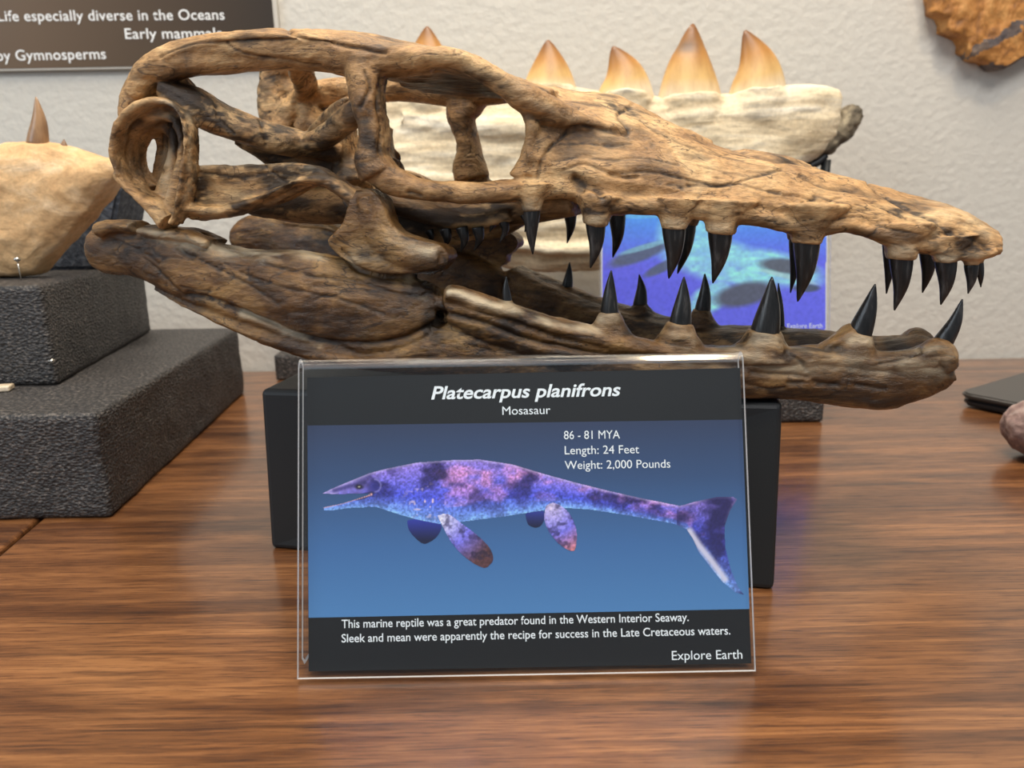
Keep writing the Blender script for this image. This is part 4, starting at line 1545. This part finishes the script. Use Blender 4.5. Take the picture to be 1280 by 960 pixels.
pp_ = at_y(22, 324, TF_Y - .026)
pin(0, 0, (pp_.x, pp_.y, TZ - .004), (0, -.02, 1), 'silver pin standing upright before the tan fossil', M['steel'], .0022, pp_.z - TZ + .004)
fx = lambda px, py, z: at_z(px, py, z)
# two pins pushed sideways into the right face of the upper foam block
t_ = (at_y(74, 449, ua.y + .004))
pin(0, 0, (t_.x - .012, t_.y, t_.z), (1, -.55, 0), 'silver pin head in the near corner of the upper foam block', M['steel'], .0016, .0125)
t_ = (at_y(121, 435, ua.y + .085))
pin(0, 0, (t_.x - .012, t_.y, t_.z), (1, -.35, 0), 'brass pin head farther back in the side of the upper foam block', M['brass'], .0016, .0125)

sa_ = at_z(14, 490, FO_H)
bm = box_bm(.07, .010, .0035, .0008)
o = obj('wooden_stick', bm_mesh(bm, 'wooden_stick', False), M['pale_stick'], None, (sa_.x - .036, sa_.y - .004, FO_H + .0004))
o.rotation_euler = (0, 0, R(14))
tag(o, 'pale flat wooden stick end lying on the lower foam block at left edge', 'stick')

# ------------------------------------------------------------------ board on the wall
BY = WALL_Y - 0.006
br = at_y(349, 40, BY)
bb_ = at_y(200, 85.5, BY)
bw, bh = 0.62, 0.40
board = empty('wall_board', (br.x - bw / 2, WALL_Y, bb_.z))
tag(board, 'dark brown information board with white lettering on the wall at upper left', 'board')
obj('panel', bm_mesh(box_bm(bw, .006, bh, .0008), 'panel', False), M['board_edge'], board, (0, -.003, 0))
vs = [(-bw / 2 + .0015, 0, .0022), (bw / 2 - .0045, 0, .0022), (bw / 2 - .0045, 0, bh - .002), (-bw / 2 + .0015, 0, bh - .002)]
fs_ = [(0, 1, 2, 3), (7, 6, 5, 4), (0, 4, 5, 1), (1, 5, 6, 2), (2, 6, 7, 3), (3, 7, 4, 0)]
obj('print', py_mesh('print', [(x, -.0064, z) for x, _, z in vs] + [(x, -.0058, z) for x, _, z in vs], fs_), M['board'], board)
BP = SignPlane((br.x - bw / 2, WALL_Y - .0066, bb_.z), 0.0)
for (body, xl, yl, xr, yr, cap) in [('Life especially diverse in the Oceans', -2, 26.5, 281, 24.5, 13), ('Early mammals', 157, 48.5, 278, 47.5, 13), ('by Gymnosperms', -3, 76, 133, 73.5, 13)]:
    a, b = Vector(BP.uv(xl, yl)), Vector(BP.uv(xr, yr))
    c = Vector(BP.uv(xl, yl - cap))
    me = text_mesh(body, (b - a).length, (c - a).length, a, math.atan2((b - a).y, (b - a).x), 0, .009, 0, 1.04, 'lettering')
    co = np.empty(len(me.vertices) * 3, np.float32)
    me.vertices.foreach_get('co', co)
    co = co.reshape(-1, 3)
    co = np.stack([co[:, 0], np.full(len(co), -.0068), co[:, 1]], 1).astype(np.float32)
    me.vertices.foreach_set('co', co.ravel())
    me.update()
    obj('lettering', me, M['text_sign'], board)

# ------------------------------------------------------------------ orange fossil slab on the wall, top right
outline = [(1158, -60), (1166, 2), (1165, 15), (1178, 21), (1182, 26), (1181, 38), (1190, 42), (1203, 47), (1208, 54), (1207, 64), (1216, 74), (1232, 77), (1244, 86), (1256, 86), (1268, 80),
           (1284, 70), (1330, 40), (1350, -60), (1250, -100)]
SY = WALL_Y - .018
P = [at_y(x, y, SY) for x, y in outline]
cx = sum((p for p in P), Vector()) / len(P)
bm = bmesh.new()
rings = []
for sc, dy in ((.96, .018), (1.0, .008), (1.0, .0), (.95, -.004), (.5, -.006)):
    rings.append([np.array((cx.x + (p.x - cx.x) * sc, SY + dy, cx.z + (p.z - cx.z) * sc)) for p in P])
add_loft(bm, rings)
me = fuse(bm, 'slab', 0.0014, 1)
roughen(me, 0.003, (90, 90, 90), 401, (cx.x, WALL_Y, cx.z))
sl = obj('fossil_slab', me, [M['orange_fossil'], M['slab_crust']], None, (cx.x, WALL_Y, cx.z))
co, nr = get_vn(me)
mi = np.zeros(len(me.polygons), np.int32)
cen = np.empty(len(me.polygons) * 3, np.float32)
me.polygons.foreach_get('center', cen)
cen = cen.reshape(-1, 3)
pn = np.empty(len(me.polygons) * 3, np.float32)
me.polygons.foreach_get('normal', pn)
pn = pn.reshape(-1, 3)
W_ = cen + np.array((cx.x, WALL_Y, cx.z))
mi[(pn[:, 2] < -0.45) & (W_[:, 0] > at_y(1236, 80, SY).x)] = 1
g0, g1 = at_y(1215, 66, SY), at_y(1300, 18, SY)
dd = poly_dist(W_[:, [0, 2]] + np.stack([fbm(W_ * 120, 3, 1), fbm(W_ * 120, 3, 2)], 1) * .008, np.array([(g0.x, g0.z), (g1.x, g1.z)]))
mi[dd < .0045] = 1
me.polygons.foreach_set('material_index', mi)
tag(sl, 'orange-brown ragged fossil slab hung high on the wall at upper right', 'fossil')

# ------------------------------------------------------------------ laptop and stone at the right edge
lc = at_z(1194, 508)
d1 = (at_z(1280, 526) - lc).normalized()
ang = math.atan2(d1.y, d1.x)
lap = empty('laptop', lc, (0, 0, ang))
tag(lap, 'closed dark laptop lying on the table at the right edge', 'laptop')
LW, LD = .30, .21


def slab(z0, z1, inset, bev):
    bm = box_bm(LW - 2 * inset, LD - 2 * inset, z1 - z0)
    ve = [e for e in bm.edges if abs(e.verts[0].co.z - e.verts[1].co.z) > 1e-5]
    bmesh.ops.bevel(bm, geom=ve, offset=.012, segments=5, affect='EDGES', profile=.5)
    bmesh.ops.bevel(bm, geom=[e for e in bm.edges if abs(e.verts[0].co.z - e.verts[1].co.z) < 1e-6], offset=bev, segments=3, affect='EDGES')
    for v_ in bm.verts:
        v_.co += Vector((LW / 2, LD / 2, z0))
    return bm


obj('body', bm_mesh(slab(.002, .0085, .0015, .0022), 'body', False), M['laptop_body'], lap)
obj('lid', bm_mesh(slab(.0088, .0135, 0, .0016), 'lid', False), M['laptop_lid'], lap)
for (x, y) in ((.03, .02), (LW - .03, .02), (.03, LD - .02), (LW - .03, LD - .02)):
    obj('rubber_foot', bm_mesh(box_bm(.030, .008, .002, .0005), 'rubber_foot', False), M['rubber'], lap, (x, y, 0))

sr = at_z(1300, 596)
bm = bmesh.new()
bmesh.ops.create_icosphere(bm, subdivisions=5, radius=1)
me = bm_mesh(bm, 'stone')
co, nr = get_vn(me)
co = co * (1 + .16 * fbm(co * 1.6, 4, 77) + .05 * fbm(co * 7, 3, 78))[:, None] * np.array((.024, .026, .0215))
co[:, 2] -= co[:, 2].min()
set_co(me, co)
edge = at_z(1270, 560, 0.012)
o = obj('stone', me, M['pink_stone'], None, (edge.x + .0245, edge.y + .01, 0))
tag(o, 'rough pinkish grey stone at the right edge in front of the laptop', 'stone')
